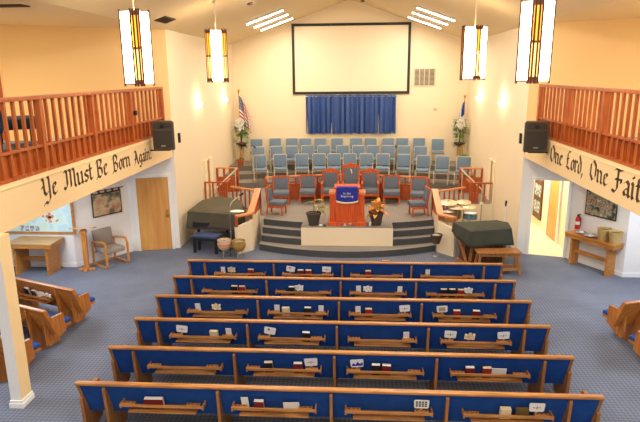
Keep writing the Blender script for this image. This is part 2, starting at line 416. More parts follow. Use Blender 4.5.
# main platform
PW = [(-2.79, 15.7), (2.1, 15.7), (3.26, 17.3), (XR, 17.36), (XR, YB), (XL, YB), (XL, 17.36), (-3.95, 17.3)]
plat = B(); plat.prism(PW, 2, 0, ZP-.02)
plat = plat.build('stage_platform', 'cream'); struct(plat, 'cream sided main stage platform with grey carpet top', 'platform')
b = B(); b.prism(PW, 2, ZP-.02, ZP); b.build('platform_carpet', 'pcarpet', plat)
# choir risers
def riser(y0, k, z0, z1, lab):
    n = 20; pts = [(XL+(XR-XL)*i/n, y0 - k*(XL+(XR-XL)*i/n-XC)**2) for i in range(n+1)] + [(XR, YB), (XL, YB)]
    slab('choir_riser', pts, z0, z1, 'pcarpet', 'riser2', lab, 'platform')
riser(20.02, .036, ZP, .87, 'lowest carpeted choir riser behind the wooden screen')
riser(20.78, .036, .87, 1.06, 'middle carpeted choir riser')
riser(21.45, .030, 1.06, 1.25, 'topmost carpeted choir riser against the end wall')

# ---------------------------------------------------------------- pews
def back_y(z): return (.88-z)*.40
def make_pew(L, sup, racks, label, group, backmat, woodm, woodz, side=0):
    """side: 0 = both ends alike; +1 / -1 = aisle end on the right / left with a set-in end panel"""
    t = thing('pew', label, 'pew', group=group)
    b = B(); b.prism([(back_y(.87), .87), (back_y(.36), .36), (back_y(.36)+.045, .36), (back_y(.87)+.045, .87)], 0, .04, L-.04)
    b.build('backrest', backmat, t)
    for xe in (0, L-.04):
        B().prism([(back_y(.87)-.012, .87), (back_y(.40)-.012, .40), (back_y(.36)+.055, .36), (back_y(.87)+.055, .87)], 0, xe, xe+.04).build('end_post', woodz, t)
    b = B(); b.box(0, L, -.03, .05, .862, .897, bev=.012); b.build('top_rail', woodm, t, True)
    xa, xb = (.2 if side < 0 else .03), (L-.2 if side > 0 else L-.03)
    b = B(); b.box(xa, xb, .262, .66, .35, .39); b.build('seat_board', woodm, t)
    b = B(); b.box(xa+.01, xb-.01, .262, .68, .392, .46, bev=.02); b.build('seat_cushion', 'seatblue', t, True)
    fin = [(-.012, .80), (.0, .825), (.035, .82), (.20, .36), (.20, .345), (.60, .345), (.58, .0), (.07, 0)]
    for x in sup:
        B().prism(fin, 0, x-.018, x+.018).build('support', woodz, t)
    for k, x in ((-1, -.02), (1, L-.025)):
        if side == k:
            x = .155 if k < 0 else L-.2
            b = B(); b.prism([(.10, .60), (.115, .64), (.47, .64), (.49, .62), (.51, .30), (.17, .14), (.12, .17)], 0, x, x+.045)
        else:
            b = B(); b.prism([(.075, .60), (.10, .645), (.54, .645), (.575, .61), (.60, .14), (.56, .06), (.16, .0), (.13, .02)], 0, x, x+.045)
        b.build('end_panel', woodz, t)
    for xa, xb in racks:
        b = B(); b.box(xa, xb, -.04, -.022, .585, .622, bev=.004)
        b.box(xa, xa+.02, -.03, back_y(.60), .56, .62); b.box(xb-.02, xb, -.03, back_y(.60), .56, .62)
        r = b.build('book_rack', woodm, t)
        B().box(xa+.1, xb-.1, -.03, back_y(.51)-.002, .50, .52).build('rack_shelf', woodm, r)
        for a in (xa+.021, xb-.221):
            b = B(); b.box(a, a+.17, -.021, .03, .606, .628)
            for k in range(3): b.lathe([(.013, 0), (.013, .003), (0, .003)], (a+.03+k*.055, .005, .628), 8)
            h = b.build('cup_holder', woodm, r); h.data.materials.append(M['dark'])
            for p in h.data.polygons:
                if p.center.z > .6285: p.material_index = 1
    t.scale = (1, 1, .975)
    return t
PX0, PX1 = -3.525, 2.925; PL_ = PX1-PX0
sup = [x-PX0 for x in (-3.17, -1.72, -.31, 1.1, 2.55)]
bays = [(-2.97, -1.90), (-1.55, -.49), (-.14, .93), (1.29, 2.36)]
racks = [(a-PX0, b_-PX0) for a, b_ in bays]
ROWY = {1: 11.039, 2: 10.075, 3: 9.11, 4: 8.146, 5: 7.182, 6: 6.2175}
RN = {1: 'front', 2: 'second', 3: 'third', 4: 'fourth', 5: 'fifth', 6: 'nearest'}
pew = make_pew(PL_, sup, racks, 'long wooden pew with royal blue back, nearest to the camera', 'centre block pews', 'blue', 'pew', 'pewz')
pew.location = (PX0, ROWY[6], 0)
for r in range(5, 0, -1):
    dup(pew, (PX0, ROWY[r], 0), 0, 'long wooden pew with royal blue back, %s row of the centre block' % (RN[r] + (' from the stage' if r > 1 else '')))
# side pews, turned toward the stage
LS = 3.6
def side_pew(label, group, sd=1):
    return make_pew(LS, ([.45, 1.85, 3.15] if sd > 0 else [.45, 1.75, 3.15]), [(.62, 1.62), (1.98, 2.98)], label, group, 'side', 'side', 'side', sd)
sp = side_pew('left aisle wooden pew farthest forward, dark book and papers in its rack', 'left aisle pews')
aL = -math.radians(21.7)
def place_left(o, ex, ey):  # right end at (ex,ey)
    o.rotation_euler = (0, 0, aL); o.location = (ex-math.cos(aL)*LS, ey-math.sin(aL)*LS, 0)
place_left(sp, -5.11, 9.28)
s2 = dup(sp, label='left aisle wooden pew in the middle of three, just right of the column'); place_left(s2, -5.12, 8.34)
s3 = dup(sp, label='left aisle wooden pew nearest the camera, mostly hidden by the cream column'); place_left(s3, -5.12, 7.35)
aR = math.radians(19.5)
r1 = side_pew('right aisle wooden pew end showing whole at the picture edge', 'right aisle pews', -1); r1.location = (4.43, 9.10, 0); r1.rotation_euler = (0, 0, aR)
r2 = dup(r1, (4.43, 8.08, 0), aR, 'right aisle wooden pew cut off by the picture edge, nearer the camera', 'right aisle pews')

# ---------------------------------------------------------------- things in the racks
BAYN = ['leftmost', 'second', 'third', 'rightmost']
def book_proto(name, cover, pages, w, h, label):
    t = thing(name, label, 'book')
    b = B(); b.box(-w/2, w/2, -.026, -.022, 0, h); b.box(-w/2, w/2, .022, .026, 0, h); b.box(-w/2, -w/2+.004, -.026, .026, 0, h)
    b.build('cover', cover, t)
    B().box(-w/2+.004, w/2-.004, -.022, .022, .003, h+.003).build('pages', pages, t)
    return t
def fan_proto(name, label, kind):
    t = thing(name, label, 'hand fan')
    w, h = .185, .125
    n = 5; pts = []
    for cx, cz, a0 in ((w/2-.02, h-.02, 0), (-w/2+.02, h-.02, 90), (-w/2+.025, .02, 180), (w/2-.025, .02, 270)):
        for k in range(n): a = math.radians(a0+90*k/(n-1)); pts.append((cx+.02*math.cos(a), cz+.02*math.sin(a)))
    B().prism(pts, 1, -.003, .003).build('fan_card', 'paper', t)
    b = B()
    if kind == 'dash':
        b.box(-.05, -.02, -.0045, -.003, .055, .062); b.box(-.005, .005, -.0045, -.003, .04, .08); b.box(.015, .045, -.0045, -.003, .058, .064); m = 'ink'
    elif kind == 'text':
        for i in range(3):
            for j in range(4): b.box(-.07+j*.036, -.044+j*.036, -.0045, -.003, .025+i*.03, .046+i*.03)
        m = 'ink'
    elif kind == 'blot':
        b.lathe([(.018, 0), (.018, .0015)], seg=10); bmesh.ops.rotate(b.bm, cent=(0, 0, 0), matrix=Matrix.Rotation(PI/2, 3, 'X'), verts=b.bm.verts)
        bmesh.ops.translate(b.bm, vec=(-.02, -.003, .085), verts=b.bm.verts); m = 'maroon'
    elif kind == 'pic':
        b.box(-.055, .055, -.0045, -.003, .02, .10); m = 'tapl'
    else:
        b.prism([(-.08, .02), (-.05, .07), (-.02, .04), (.01, .09), (.04, .05), (.08, .08), (.08, .02)], 1, -.0045, -.003); m = 'banner'
    b.build('printed_picture', m, t)
    B().box(-.012, .012, -.002, .004, -.09, .01).build('handle', 'lighttop', t)
    return t
def card_proto(name, label, w, h, m='paper', cat='card'):
    t = thing(name, label, cat)
    B().box(-w/2, w/2, -.004, .004, 0, h).build('card', m, t); return t
def crumple(name, label, m):
    b = B(); rnd = random.Random(3)
    b.grid(9, 7, lambda u, v: Vector(((u-.5)*.16+rnd.uniform(-.006, .006), rnd.uniform(-.02, .02), v*.13*(1-.5*abs(u-.5))+rnd.uniform(-.01, .01))))
    o = b.build(name, m); o['label'] = label; o['category'] = 'paper'
    return o
protos = {}
def item(kind):
    """first call builds, later calls copy"""
    if kind in protos: return dup(protos[kind])
    k = kind
    if k == 'maroon': o = book_proto('hymnal', 'maroon', 'paper', .125, .165, '')
    elif k == 'red': o = book_proto('hymnal', 'redbk', 'creamp', .12, .165, '')
    elif k == 'wide': o = book_proto('hymnal', 'maroon', 'paper', .24, .155, '')
    elif k == 'black': o = book_proto('bible', 'blackbk', 'creamp', .12, .17, '')
    elif k == 'blackw': o = book_proto('bible', 'blackbk', 'paper', .12, .17, '')
    elif k == 'olive': o = book_proto('bible', 'olive', 'olive', .15, .155, '')
    elif k == 'cream': o = book_proto('booklet', 'creamp', 'creamp', .13, .16, '')
    elif k in ('dash', 'text', 'blot', 'pic', 'colour'): o = fan_proto('hand_fan', '', k)
    elif k == 'card': o = card_proto('envelope', '', .09, .175)
    elif k == 'wcard': o = card_proto('leaflet', '', .20, .15)
    elif k == 'papers': o = crumple('folded_paper', '', 'paper')
    elif k == 'bag': o = crumple('crumpled_tissue', '', 'creamp')
    protos[k] = o; return o
DESC = {'maroon': 'white edged maroon hymnal', 'red': 'cream edged red hymnal', 'wide': 'wide white edged maroon book',
        'black': 'cream edged black bible', 'blackw': 'white edged black bible', 'olive': 'olive brown book', 'cream': 'cream booklet',
        'dash': 'white dark marked hand fan', 'text': 'white hand fan covered in black print', 'blot': 'white hand fan with a dark red spot',
        'pic': 'hand fan with a brownish picture', 'colour': 'hand fan with a blue and purple picture', 'card': 'small white envelope', 'wcard': 'white paper leaflet',
        'papers': 'crossed white folded papers', 'bag': 'crumpled cream tissue'}
ITEMS = {
 6: [(-2.54, 'wide'), (-1.38, 'card'), (-1.21, 'maroon'), (-.80, 'wcard'), (.79, 'text'), (1.80, 'cream'), (2.0, 'olive'), (2.16, 'dash')],
 5: [(-1.23, 'black'), (-.82, 'maroon'), (-.63, 'dash'), (.01, 'colour'), (.27, 'blackw'), (.41, 'maroon'), (1.56, 'maroon'), (1.79, 'red'), (1.95, 'wcard')],
 4: [(-2.77, 'dash'), (-2.26, 'cream'), (-2.02, 'card'), (-1.37, 'blot'), (-.80, 'blackw'), (.77, 'card'), (1.43, 'dash'), (1.74, 'bag'), (2.24, 'dash')],
 3: [(-2.78, 'card'), (-2.46, 'bag'), (-1.39, 'card'), (-1.23, 'cream'), (-.85, 'blackw'), (-.62, 'card'), (.02, 'card'), (.2, 'red'), (.82, 'dash'), (1.45, 'pic'), (1.70, 'red'), (2.02, 'maroon')],
 2: [(-2.34, 'black'), (-2.19, 'red'), (-1.24, 'blackw'), (-1.10, 'papers'), (.03, 'card'), (.2, 'papers'), (.8, 'card'), (1.62, 'black'), (1.77, 'black'), (1.93, 'red'), (2.07, 'papers')],
 1: [(-2.79, 'card'), (-2.61, 'bag'), (-2.21, 'red'), (-1.38, 'blot'), (-1.16, 'maroon'), (-1.0, 'red'), (-.63, 'dash'), (.23, 'red'), (1.43, 'card')],
}
seen = {}
RL = {1: 'front pew', 2: 'second pew', 3: 'third pew', 4: 'fourth pew', 5: 'fifth pew', 6: 'nearest pew'}
for r, lst in ITEMS.items():
    tot = {}
    for x, k in lst:
        bi = min(range(4), key=lambda i: abs(x-(bays[i][0]+bays[i][1])/2)); tot.setdefault((bi, k), []).append(x)
    for x, k in lst:
        bi = min(range(4), key=lambda i: abs(x-(bays[i][0]+bays[i][1])/2))
        x = min(max(x, bays[bi][0]+.1), bays[bi][1]-.1)
        o = item(k)
        xs = tot[(bi, k)]
        extra = ''
        if len(xs) > 1: extra = ', left of two' if x <= min(xs)+.01 else ', right of two'
        o['label'] = '%s in the %s rack of the %s%s' % (DESC[k], BAYN[bi], RL[r], extra)
        fan = k in ('dash', 'text', 'blot', 'pic', 'colour')
        o['group'] = 'fans in the pew racks' if fan else ('books and papers in the pew racks')
        edge = min(abs(x-bays[bi][0]), abs(x-bays[bi][1])) < .24
        if fan:
            z = .643 if edge else .64; y = .01
            o.rotation_euler = (math.radians(9), math.radians(random.uniform(-6, 6)) if k != 'blot' else math.radians(10), 0)
            for ch in o.children:
                pass
        else:
            z = .524; y = .055
            o.rotation_euler = (math.radians(16), math.radians(random.uniform(-3, 3)), 0)
            if edge: z = .645; y = .05
            if edge and k in ('maroon', 'red', 'black', 'blackw', 'cream', 'olive', 'wide'): z = .56
            if k in ('papers', 'bag'): z = .60 if not edge else .645
            if edge and k in ('card', 'wcard'): z = .56
        o.location = (x, ROWY[r]+y, z)
# items in the first left aisle pew rack
def in_side(o, along, z=.58, lab=None):
    c = Vector((math.cos(aL), math.sin(aL), 0)); n = Vector((-math.sin(aL), math.cos(aL), 0))
    p = Vector(sp.location) + c*along + n*.055; o.location = (p.x, p.y, z-.05); o.rotation_euler = (math.radians(16), 0, aL)
    o['label'] = lab; o['group'] = 'things in the left aisle pew rack'
in_side(item('blackw'), 2.35, .60, 'dark blue and white book in the rack of the foremost left aisle pew')
in_side(item('black'), 2.55, .58, 'black book in the rack of the foremost left aisle pew')
in_side(item('wcard'), 2.72, .60, 'white leaflet in the rack of the foremost left aisle pew')
in_side(item('papers'), 2.9, .62, 'folded white paper at the right end of the foremost left aisle rack')

# ---------------------------------------------------------------- choir chairs
def make_choir_chair():
    t = thing('choir_chair', '', 'chair', group='pale blue choir chairs')
    # faces -Y, origin on the floor under the back
    b = B(); b.box(-.222, .222, -.02, .03, .49, .905, bev=.018)
    bmesh.ops.rotate(b.bm, cent=(0, 0, .49), matrix=Matrix.Rotation(math.radians(-7), 3, 'X'), verts=b.bm.verts)
    b.build('backrest', 'choir', t, True)
    b = B(); b.box(-.225, .225, -.47, -.03, .40, .475, bev=.025); b.build('seat', 'choir', t, True)
    for s in (-1, 1):
        b = B(); b.tube([(s*.235, .075, .89), (s*.235, .02, .47), (s*.235, .04, 0)], .014); b.build('leg', 'cframe', t, True)
        b = B(); b.tube([(s*.235, .0, .41), (s*.235, -.42, .41), (s*.235, -.45, .38), (s*.235, -.46, 0)], .014); b.build('leg', 'cframe', t, True)
    b = B(); b.tube([(-.235, -.44, .39), (.235, -.44, .39)], .011); b.build('front_crossbar', 'cframe', t, True)
    b = B(); b.tube([(-.235, .02, .43), (.235, .02, .43)], .011); b.build('rear_crossbar', 'cframe', t, True)
    b = B(); b.tube([(-.235, .075, .89), (-.19, .077, .91), (.19, .077, .91), (.235, .075, .89)], .012); b.build('frame', 'cframe', t, True)
    return t
cc = make_choir_chair(); first = True
def choir(px, py, z, label, rz):
    global first
    if first: o = cc; first = False
    else: o = dup(cc)
    o.location = (px, py, z); o.rotation_euler = (0, 0, rz); o['label'] = label
row3 = [-3.92, -3.23, -2.58, -2.05, -1.47, -.81, -.08, .49, 1.16, 1.70, 2.34, 3.02]
row2 = [(-3.8, 21.56), (-3.13, 21.77), (-2.55, 21.85), (-1.95, 22.01), (-1.32, 22.), (-.59, 21.99), (.03, 21.99), (.59, 21.98), (1.16, 21.98), (1.75, 21.81), (2.36, 21.66)]
row1 = [(-3.59, 20.63), (-2.87, 20.85), (-2.08, 20.95), (-1.44, 21.01), (-.88, 21.), (-.30, 21.), (.31, 21.), (.92, 21.), (1.67, 20.84), (2.35, 20.58), (3.0, 20.4), (3.72, 20.25)]
for i, x in enumerate(row3):
    choir(x, 22.05 - (.25 if i in (0, 11) else .0) , 1.25, 'pale blue choir chair in the back row, %s from the left' % ORD[i], -(x-XC)*.03)
for i, (x, y) in enumerate(row2):
    f = .972; choir(x*f, y*f-.08, 1.06, 'pale blue choir chair in the middle row, %s from the left' % ORD[i], -(x-XC)*.06)
for i, (x, y) in enumerate(row1):
    f = .976; choir(x*f, y*f-.08, .87, 'pale blue choir chair in the front choir row, %s from the left' % ORD[i], -(x-XC)*.07)

# ---------------------------------------------------------------- wooden screen behind platform chairs
def wy(x): return 17.98 - .085*(x+.37)**2
scr = thing('choir_screen', 'curved low reddish wooden screen behind the platform chairs', 'screen', (0, 0, ZP))
n = 22; xs = [-2.9+(5.08)*i/n for i in range(n+1)]
b = B()
for a, c in zip(xs, xs[1:]): b.prism([(a, wy(a)), (c, wy(c)), (c, wy(c)+.04), (a, wy(a)+.04)], 2, 0, .50)
b.build('panel', 'stagew', scr)
b = B()
for a, c in zip(xs, xs[1:]): b.prism([(a, wy(a)-.03), (c, wy(c)-.03), (c, wy(c)+.07), (a, wy(a)+.07)], 2, .745, .785)
b.build('top_rail', 'cap', scr)
b = B()
for a, c in zip(xs, xs[1:]): b.prism([(a, wy(a)-.015), (c, wy(c)-.015), (c, wy(c)+.055), (a, wy(a)+.055)], 2, .50, .53)
b.build('middle_rail', 'stagew', scr)
for i in range(0, n+1):
    x = xs[i]; B().box(x-.03, x+.03, wy(x)-.01, wy(x)+.05, .53, .745).build('post', 'stagew', scr)

# ---------------------------------------------------------------- platform chairs
def make_side_chair(label=''):
    t = thing('platform_chair', label, 'chair', group='wooden platform chairs')
    b = B(); b.box(-.215, .215, -.015, .035, .42, .77, bev=.015)
    bmesh.ops.rotate(b.bm, cent=(0, 0, .42), matrix=Matrix.Rotation(math.radians(-8), 3, 'X'), verts=b.bm.verts); b.build('backrest', 'slate', t, True)
    b = B(); b.box(-.25, .25, -.53, -.0, .285, .42, bev=.045); b.build('seat', 'slate', t, True)
    b = B(); b.bar((-.26, .085, .80), (.26, .085, .80), .035, .05); b.build('top_rail', 'chairw', t)
    b = B(); b.box(-.25, .25, -.47, -.44, .22, .29); b.box(-.25, -.22, -.47, .0, .22, .29); b.box(.22, .25, -.47, .0, .22, .29); b.box(-.25, .25, 0, .03, .22, .29); b.build('apron', 'chairw', t)
    for s in (-1, 1):
        b = B(); b.bar((s*.245, .09, .82), (s*.245, .015, .36), .04, .045); b.bar((s*.245, .015, .37), (s*.245, .07, 0), .04, .045); b.build('leg', 'chairw', t)
        b = B(); b.bar((s*.235, -.455, .29), (s*.235, -.455, 0), .045, .045); b.build('leg', 'chairw', t)
    return t
def make_tall_chair(h, label):
    t = thing('throne_chair', label, 'chair', group='tall peaked pulpit chairs')
    w = .27
    b = B(); b.box(-.215, .215, -.02, .04, .44, h-.16, bev=.015); b.build('backrest', 'slate', t, True)
    b = B(); b.box(-.245, .245, -.52, -.02, .32, .45, bev=.035); b.build('seat', 'slate', t, True)
    pts = [(-w-.01, h-.17), (-w-.01, h-.10), (-w+.05, h-.08), (0, h), (w-.05, h-.08), (w+.01, h-.10), (w+.01, h-.17)]
    b = B(); b.prism(pts, 1, -.01, .05); b.build('peaked_crest', 'chairw', t)
    b = B(); b.box(-w, w, -.49, -.45, .24, .32); b.box(-w, w, 0, .04, .24, .44); b.build('apron', 'chairw', t)
    for s in (-1, 1):
        b = B(); b.box(s*(w-.025)-.028, s*(w-.025)+.028, -.015, .045, 0, h-.12); b.build('leg', 'chairw', t)
        b = B(); b.box(s*(w-.025)-.025, s*(w-.025)+.025, -.5, -.45, 0, .60); b.build('leg', 'chairw', t)
        b = B(); b.box(s*(w-.025)-.032, s*(w-.025)+.032, -.53, 0, .60, .64, bev=.012); b.build('armrest', 'chairw', t)
    return t
pc = make_side_chair('slate padded wooden chair at the left end of the wooden screen')
pc.location = (-2.40, wy(-2.40)-.24, ZP); pc.rotation_euler = (0, 0, .12)
for x, rz, lab in ((-1.57, .03, 'slate padded wooden chair just left of the three peaked chairs'), (1.05, -.03, 'slate padded wooden chair just right of the three peaked chairs'),
                   (1.88, -.12, 'slate padded wooden chair at the right end of the wooden screen')):
    dup(pc, (x, wy(x)-.24, ZP), rz, lab)
sc1 = dup(pc, (-2.50, 15.86, ZP), PI/2-.16, 'slate padded wooden chair turned sideways at the top of the left stair')
sc2 = dup(pc, (1.90, 15.86, ZP), -PI/2+.16, 'slate padded wooden chair turned sideways at the top of the right stair')
sc1.scale = sc2.scale = (.86, .86, .96)
t1 = make_tall_chair(1.05, 'peaked wooden chair with slate padding, left of the central one'); t1.location = (-.86, 17.68, ZP)
dup(t1, (.385, 17.68, ZP), 0, 'peaked wooden chair with slate padding, right of the central one')
t2 = make_tall_chair(1.21, 'tallest peaked wooden chair with a white dove on its back'); t2.location = (-.22, 17.66, ZP)
b = B(); b.prism([(-.02, 1.0), (.0, .96), (.015, .90), (.03, .86), (.045, .90), (.035, .95), (.03, .99), (.0, 1.02)], 1, -.026, -.02); b.build('dove_emblem', 'paper', t2)

# ---------------------------------------------------------------- pulpit
pu = thing('pulpit', 'reddish wooden pulpit with stepped shoulders at the stage centre', 'pulpit', (XC+.07, 14.53, ZP))
b = B(); b.box(-.49, .48, -.01, .5, 0, .10, bev=.008); b.build('base', 'pulpit', pu)
b = B(); b.box(-.29, .29, .02, .42, .10, 1.0); b.build('body', 'pulpit', pu)
for s in (-1, 1):
    b = B(); b.box(min(s*.29, s*.44), max(s*.29, s*.44), .05, .42, .10, .84); b.build('side_wing', 'pulpit', pu)
    b = B(); b.box(min(s*.30, s*.46), max(s*.30, s*.46), .03, .44, .84, .91, bev=.012); b.build('wing_cap', 'cap', pu)
b = B(); b.box(-.33, .33, -.01, .48, 1.0, 1.05, bev=.01); b.build('desk_top', 'pulpit', pu)
b = B()
for i in range(5): b.box(-.24+i*.105, -.20+i*.105, .006, .021, .14, .98)
b.box(-.28, .28, .008, .02, .12, .16); b.build('front_moulding', 'pulpit', pu)
for x in (-.365, .365): B().box(x-.05, x+.05, .035, .05, .16, .78).build('wing_panel', 'pulpit', pu)
pu.scale = (1.04, 1, 1)
# banner
bn = thing('pulpit_banner', 'royal blue banner with cream fringe draped over the pulpit front', 'banner', (XC+.07, 14.53, ZP))
def bfn(u, v):
    x = (u-.5)*.53*(1+.08*(1-v)); zt = 1.052; drop = .36 + .05*(1-(2*u-1)**2)
    s_ = (1-v)*(drop+.12)
    if s_ < .12: return Vector((x, .10-s_, zt+.003))
    return Vector((x, -.022-.008*math.sin(u*9), zt-(s_-.12)))
b = B(); b.grid(15, 24, bfn); o = b.build('cloth', 'banner', bn, True); md = o.modifiers.new('s', 'SOLIDIFY'); md.thickness = .006
b = B(); b.grid(15, 3, lambda u, v: Vector(((u-.5)*.53*1.08, -.029-.008*math.sin(u*9), 1.052-(.36+.05*(1-(2*u-1)**2))+.0-.05*(1-v)+.012)))
o = b.build('fringe', 'gold', bn, True); md = o.modifiers.new('s', 'SOLIDIFY'); md.thickness = .008
def txt(body, name, m, parent, loc, size, rx=PI/2, rz=0, ext=.001):
    cu = bpy.data.curves.new(name, 'FONT'); cu.body = body; cu.size = size; cu.align_x = 'CENTER'; cu.extrude = ext; cu.resolution_u = 2
    o = bpy.data.objects.new(name, cu); COL.objects.link(o)
    dg = bpy.context.evaluated_depsgraph_get(); me = bpy.data.meshes.new_from_object(o.evaluated_get(dg))
    bpy.data.objects.remove(o); bpy.data.curves.remove(cu)
    o = bpy.data.objects.new(name, me); COL.objects.link(o); me.materials.append(M[m]); o.parent = parent; o.location = loc; o.rotation_euler = (rx, 0, rz)
    return o
txt('In the', 'lettering', 'paper', bn, (0, -.036, .865), .085)
txt('Beginning', 'lettering', 'paper', bn, (0, -.036, .79), .085)
js = thing('pulpit_sign', 'small white lettered sign standing at the foot of the pulpit', 'sign', (XC+.08, 14.465, ZP))
b = B(); b.box(-.17, .17, .0, .03, 0, .012); b.build('sign_base', 'steel', js)
for i, (ch, m) in enumerate(zip('FAITH', ('steel', 'paper', 'choir', 'gold', 'steel'))):
    o = txt(ch, 'letter', m, js, (-.135+i*.068, .015, .010), .12, ext=.008)

# ---------------------------------------------------------------- potted plants
def leafmesh(b, base, d, L, w, droop=.3):
    d = Vector(d).normalized(); side = d.cross(Vector((0, 0, 1)))
    if side.length < .05: side = Vector((1, 0, 0))
    side.normalize(); base = Vector(base); rows = []
    for i in range(6):
        t = i/5; c = base + d*L*t + Vector((0, 0, -droop*L*t*t)); ww = w*math.sin(PI*min(1, t*.92+.06))**.8
        up = side.cross(d).normalized()*.15*ww
        rows.append([b.bm.verts.new(c-side*ww/2+up), b.bm.verts.new(c), b.bm.verts.new(c+side*ww/2+up)])
    for r0, r1 in zip(rows, rows[1:]):
        for k in range(2): b.bm.faces.new([r0[k], r0[k+1], r1[k+1], r1[k]])
def pot(t, r0, r1, h, m='pot'):
    b = B(); b.lathe([(r0, 0), (r1, h-.04), (r1+.015, h-.04), (r1+.015, h), (r1-.01, h), (r1-.015, h-.03), (0, h-.03)], seg=24); b.build('pot', m, t, True)
    b = B(); b.lathe([(r1-.016, h-.034), (0, h-.022)], seg=16); b.build('soil', 'soil', t)
pl = thing('potted_plant', 'thin potted plant with pale yellow green leaves left of the pulpit', 'plant', (-1.17, 14.64, ZP))
pot(pl, .125, .19, .34)
b = B(); b.tube([(0, 0, .29), (.02, 0, .5), (.01, 0, .68)], .01); b.tube([(.05, 0, .3), (.14, -.03, .44), (.22, -.03, .5)], .009); b.build('stem', 'stem', pl, True)
b = B()
for bs, d, L, w in (((.01, 0, .62), (-1, .1, .1), .26, .10), ((.01, 0, .66), (1, 0, .3), .30, .11), ((.2, -.03, .5), (1, 0, .1), .25, .13), ((.2, -.03, .48), (.6, -.6, 0), .22, .12),
                   ((.15, -.03, .44), (1, -.2, -.6), .26, .12), ((.15, -.03, .46), (-.3, -.5, .4), .2, .10), ((.1, 0, .4), (.4, .7, .3), .22, .1), ((.03, 0, .55), (.3, -.8, .2), .2, .09), ((.22, -.03, .5), (.3, .2, .8), .2, .11), ((.05, 0, .38), (1, .3, 0), .2, .09)):
    leafmesh(b, bs, d, L, w)
b.build('leaves', 'leafy', pl, True)
pr = thing('potted_croton', 'bushy potted plant with orange and yellow leaves right of the pulpit', 'plant', (.50, 14.72, ZP))
pot(pr, .125, .19, .36)
b = B(); b.tube([(0, 0, .29), (0, 0, .5)], .012); b.build('stem', 'stem', pr)
b = B(); rn = random.Random(5)
for i in range(46):
    a = rn.uniform(0, 2*PI); e = rn.uniform(-.1, 1.3); leafmesh(b, (0, 0, rn.uniform(.32, .48)), (math.cos(a)*math.cos(e), math.sin(a)*math.cos(e), math.sin(e)), rn.uniform(.26, .40), rn.uniform(.11, .16), .25)
b.build('leaves', 'croton', pr, True)
cup = B().lathe([(.03, 0), (.035, .10), (.03, .10), (.026, .01), (0, .01)], seg=14).build('paper_cup', 'paper'); cup.location = (.33, 14.60, ZP)
tag(cup, 'small white cup on the floor between the pulpit and the orange plant', 'cup')
rk = B().lathe([(0, 0), (.05, .0), (.06, .025), (.03, .05), (0, .055)], seg=10, squash=.7).build('stone', 'paper'); rk.location = (-.97, 14.54, ZP); tag(rk, 'small pale stone beside the thin potted plant', 'stone')
rk2 = B().lathe([(0, 0), (.045, .0), (.05, .03), (.02, .06), (0, .065)], seg=9, squash=.8).build('stone', 'pot'); rk2.location = (-.87, 14.50, ZP); tag(rk2, 'small dark stone between the pale stone and the pulpit', 'stone')

# ---------------------------------------------------------------- stair parapets with sloping caps
def parapet(side):
    s = 1 if side == 'right' else -1
    def X(d): return XC + s*d          # d measured outwards from the centre
    t = thing('stair_parapet', 'cream stair wall with wooden rail at the %s stage stair' % side, 'stair wall')
    A, Bp, C = (X(2.445), 15.72), (X(2.465), 14.52), (X(2.80), 14.10)
    th = .08
    # cream walls
    b = B()
    prof = [(15.72, 0), (14.48, 0), (14.48, .80), (14.55, .84), (14.78, 1.0), (14.95, .86), (15.72, .86)]
    x0, x1 = sorted((X(2.445), X(2.445+th))); b.prism(prof, 0, x0, x1)
    dv = Vector((C[0]-Bp[0], C[1]-Bp[1], 0)); nv = Vector((-dv.y, dv.x, 0)).normalized()*th*(1 if s > 0 else -1)
    P = [Vector((Bp[0], Bp[1]-.03, 0)), Vector((C[0], C[1], 0))]
    vs = [P[0], P[1], P[1]+nv, P[0]+nv, P[0]+Vector((0, 0, .82)), P[1]+Vector((0, 0, .73)), P[1]+nv+Vector((0, 0, .73)), P[0]+nv+Vector((0, 0, .82))]
    b.add(vs, [(0, 1, 2, 3), (4, 7, 6, 5), (0, 4, 5, 1), (1, 5, 6, 2), (2, 6, 7, 3), (3, 7, 4, 0)]); b.build('cream_wall', 'cream', t)
    # brown boarding and posts
    b = B(); x0, x1 = sorted((X(2.455), X(2.52)))
    b.prism([(15.72, .80), (14.60, .78), (14.46, .99), (14.9, 1.10), (15.55, 1.36), (15.72, 1.36)], 0, x0, x1); b.build('boarding', 'stagew', t)
    b = B(); b.bar((C[0], C[1]+.04, .74), (C[0], C[1]+.04, 1.0), .06); b.build('post', 'stagew', t)
    b = B(); b.bar((X(2.47), 15.78, ZP), (X(2.47), 15.78, 1.42), .1); b.build('post', 'stagew', t)
    # cap
    b = B(); b.bar((X(2.50), 15.80, 1.42), (X(2.49), 14.50, 1.03), .17, .045); b.bar((X(2.47), 14.47, 1.03), (C[0], C[1]+.03, 1.03), .15, .045); b.build('cap', 'cap', t)
    return t
parapet('left'); parapet('right')
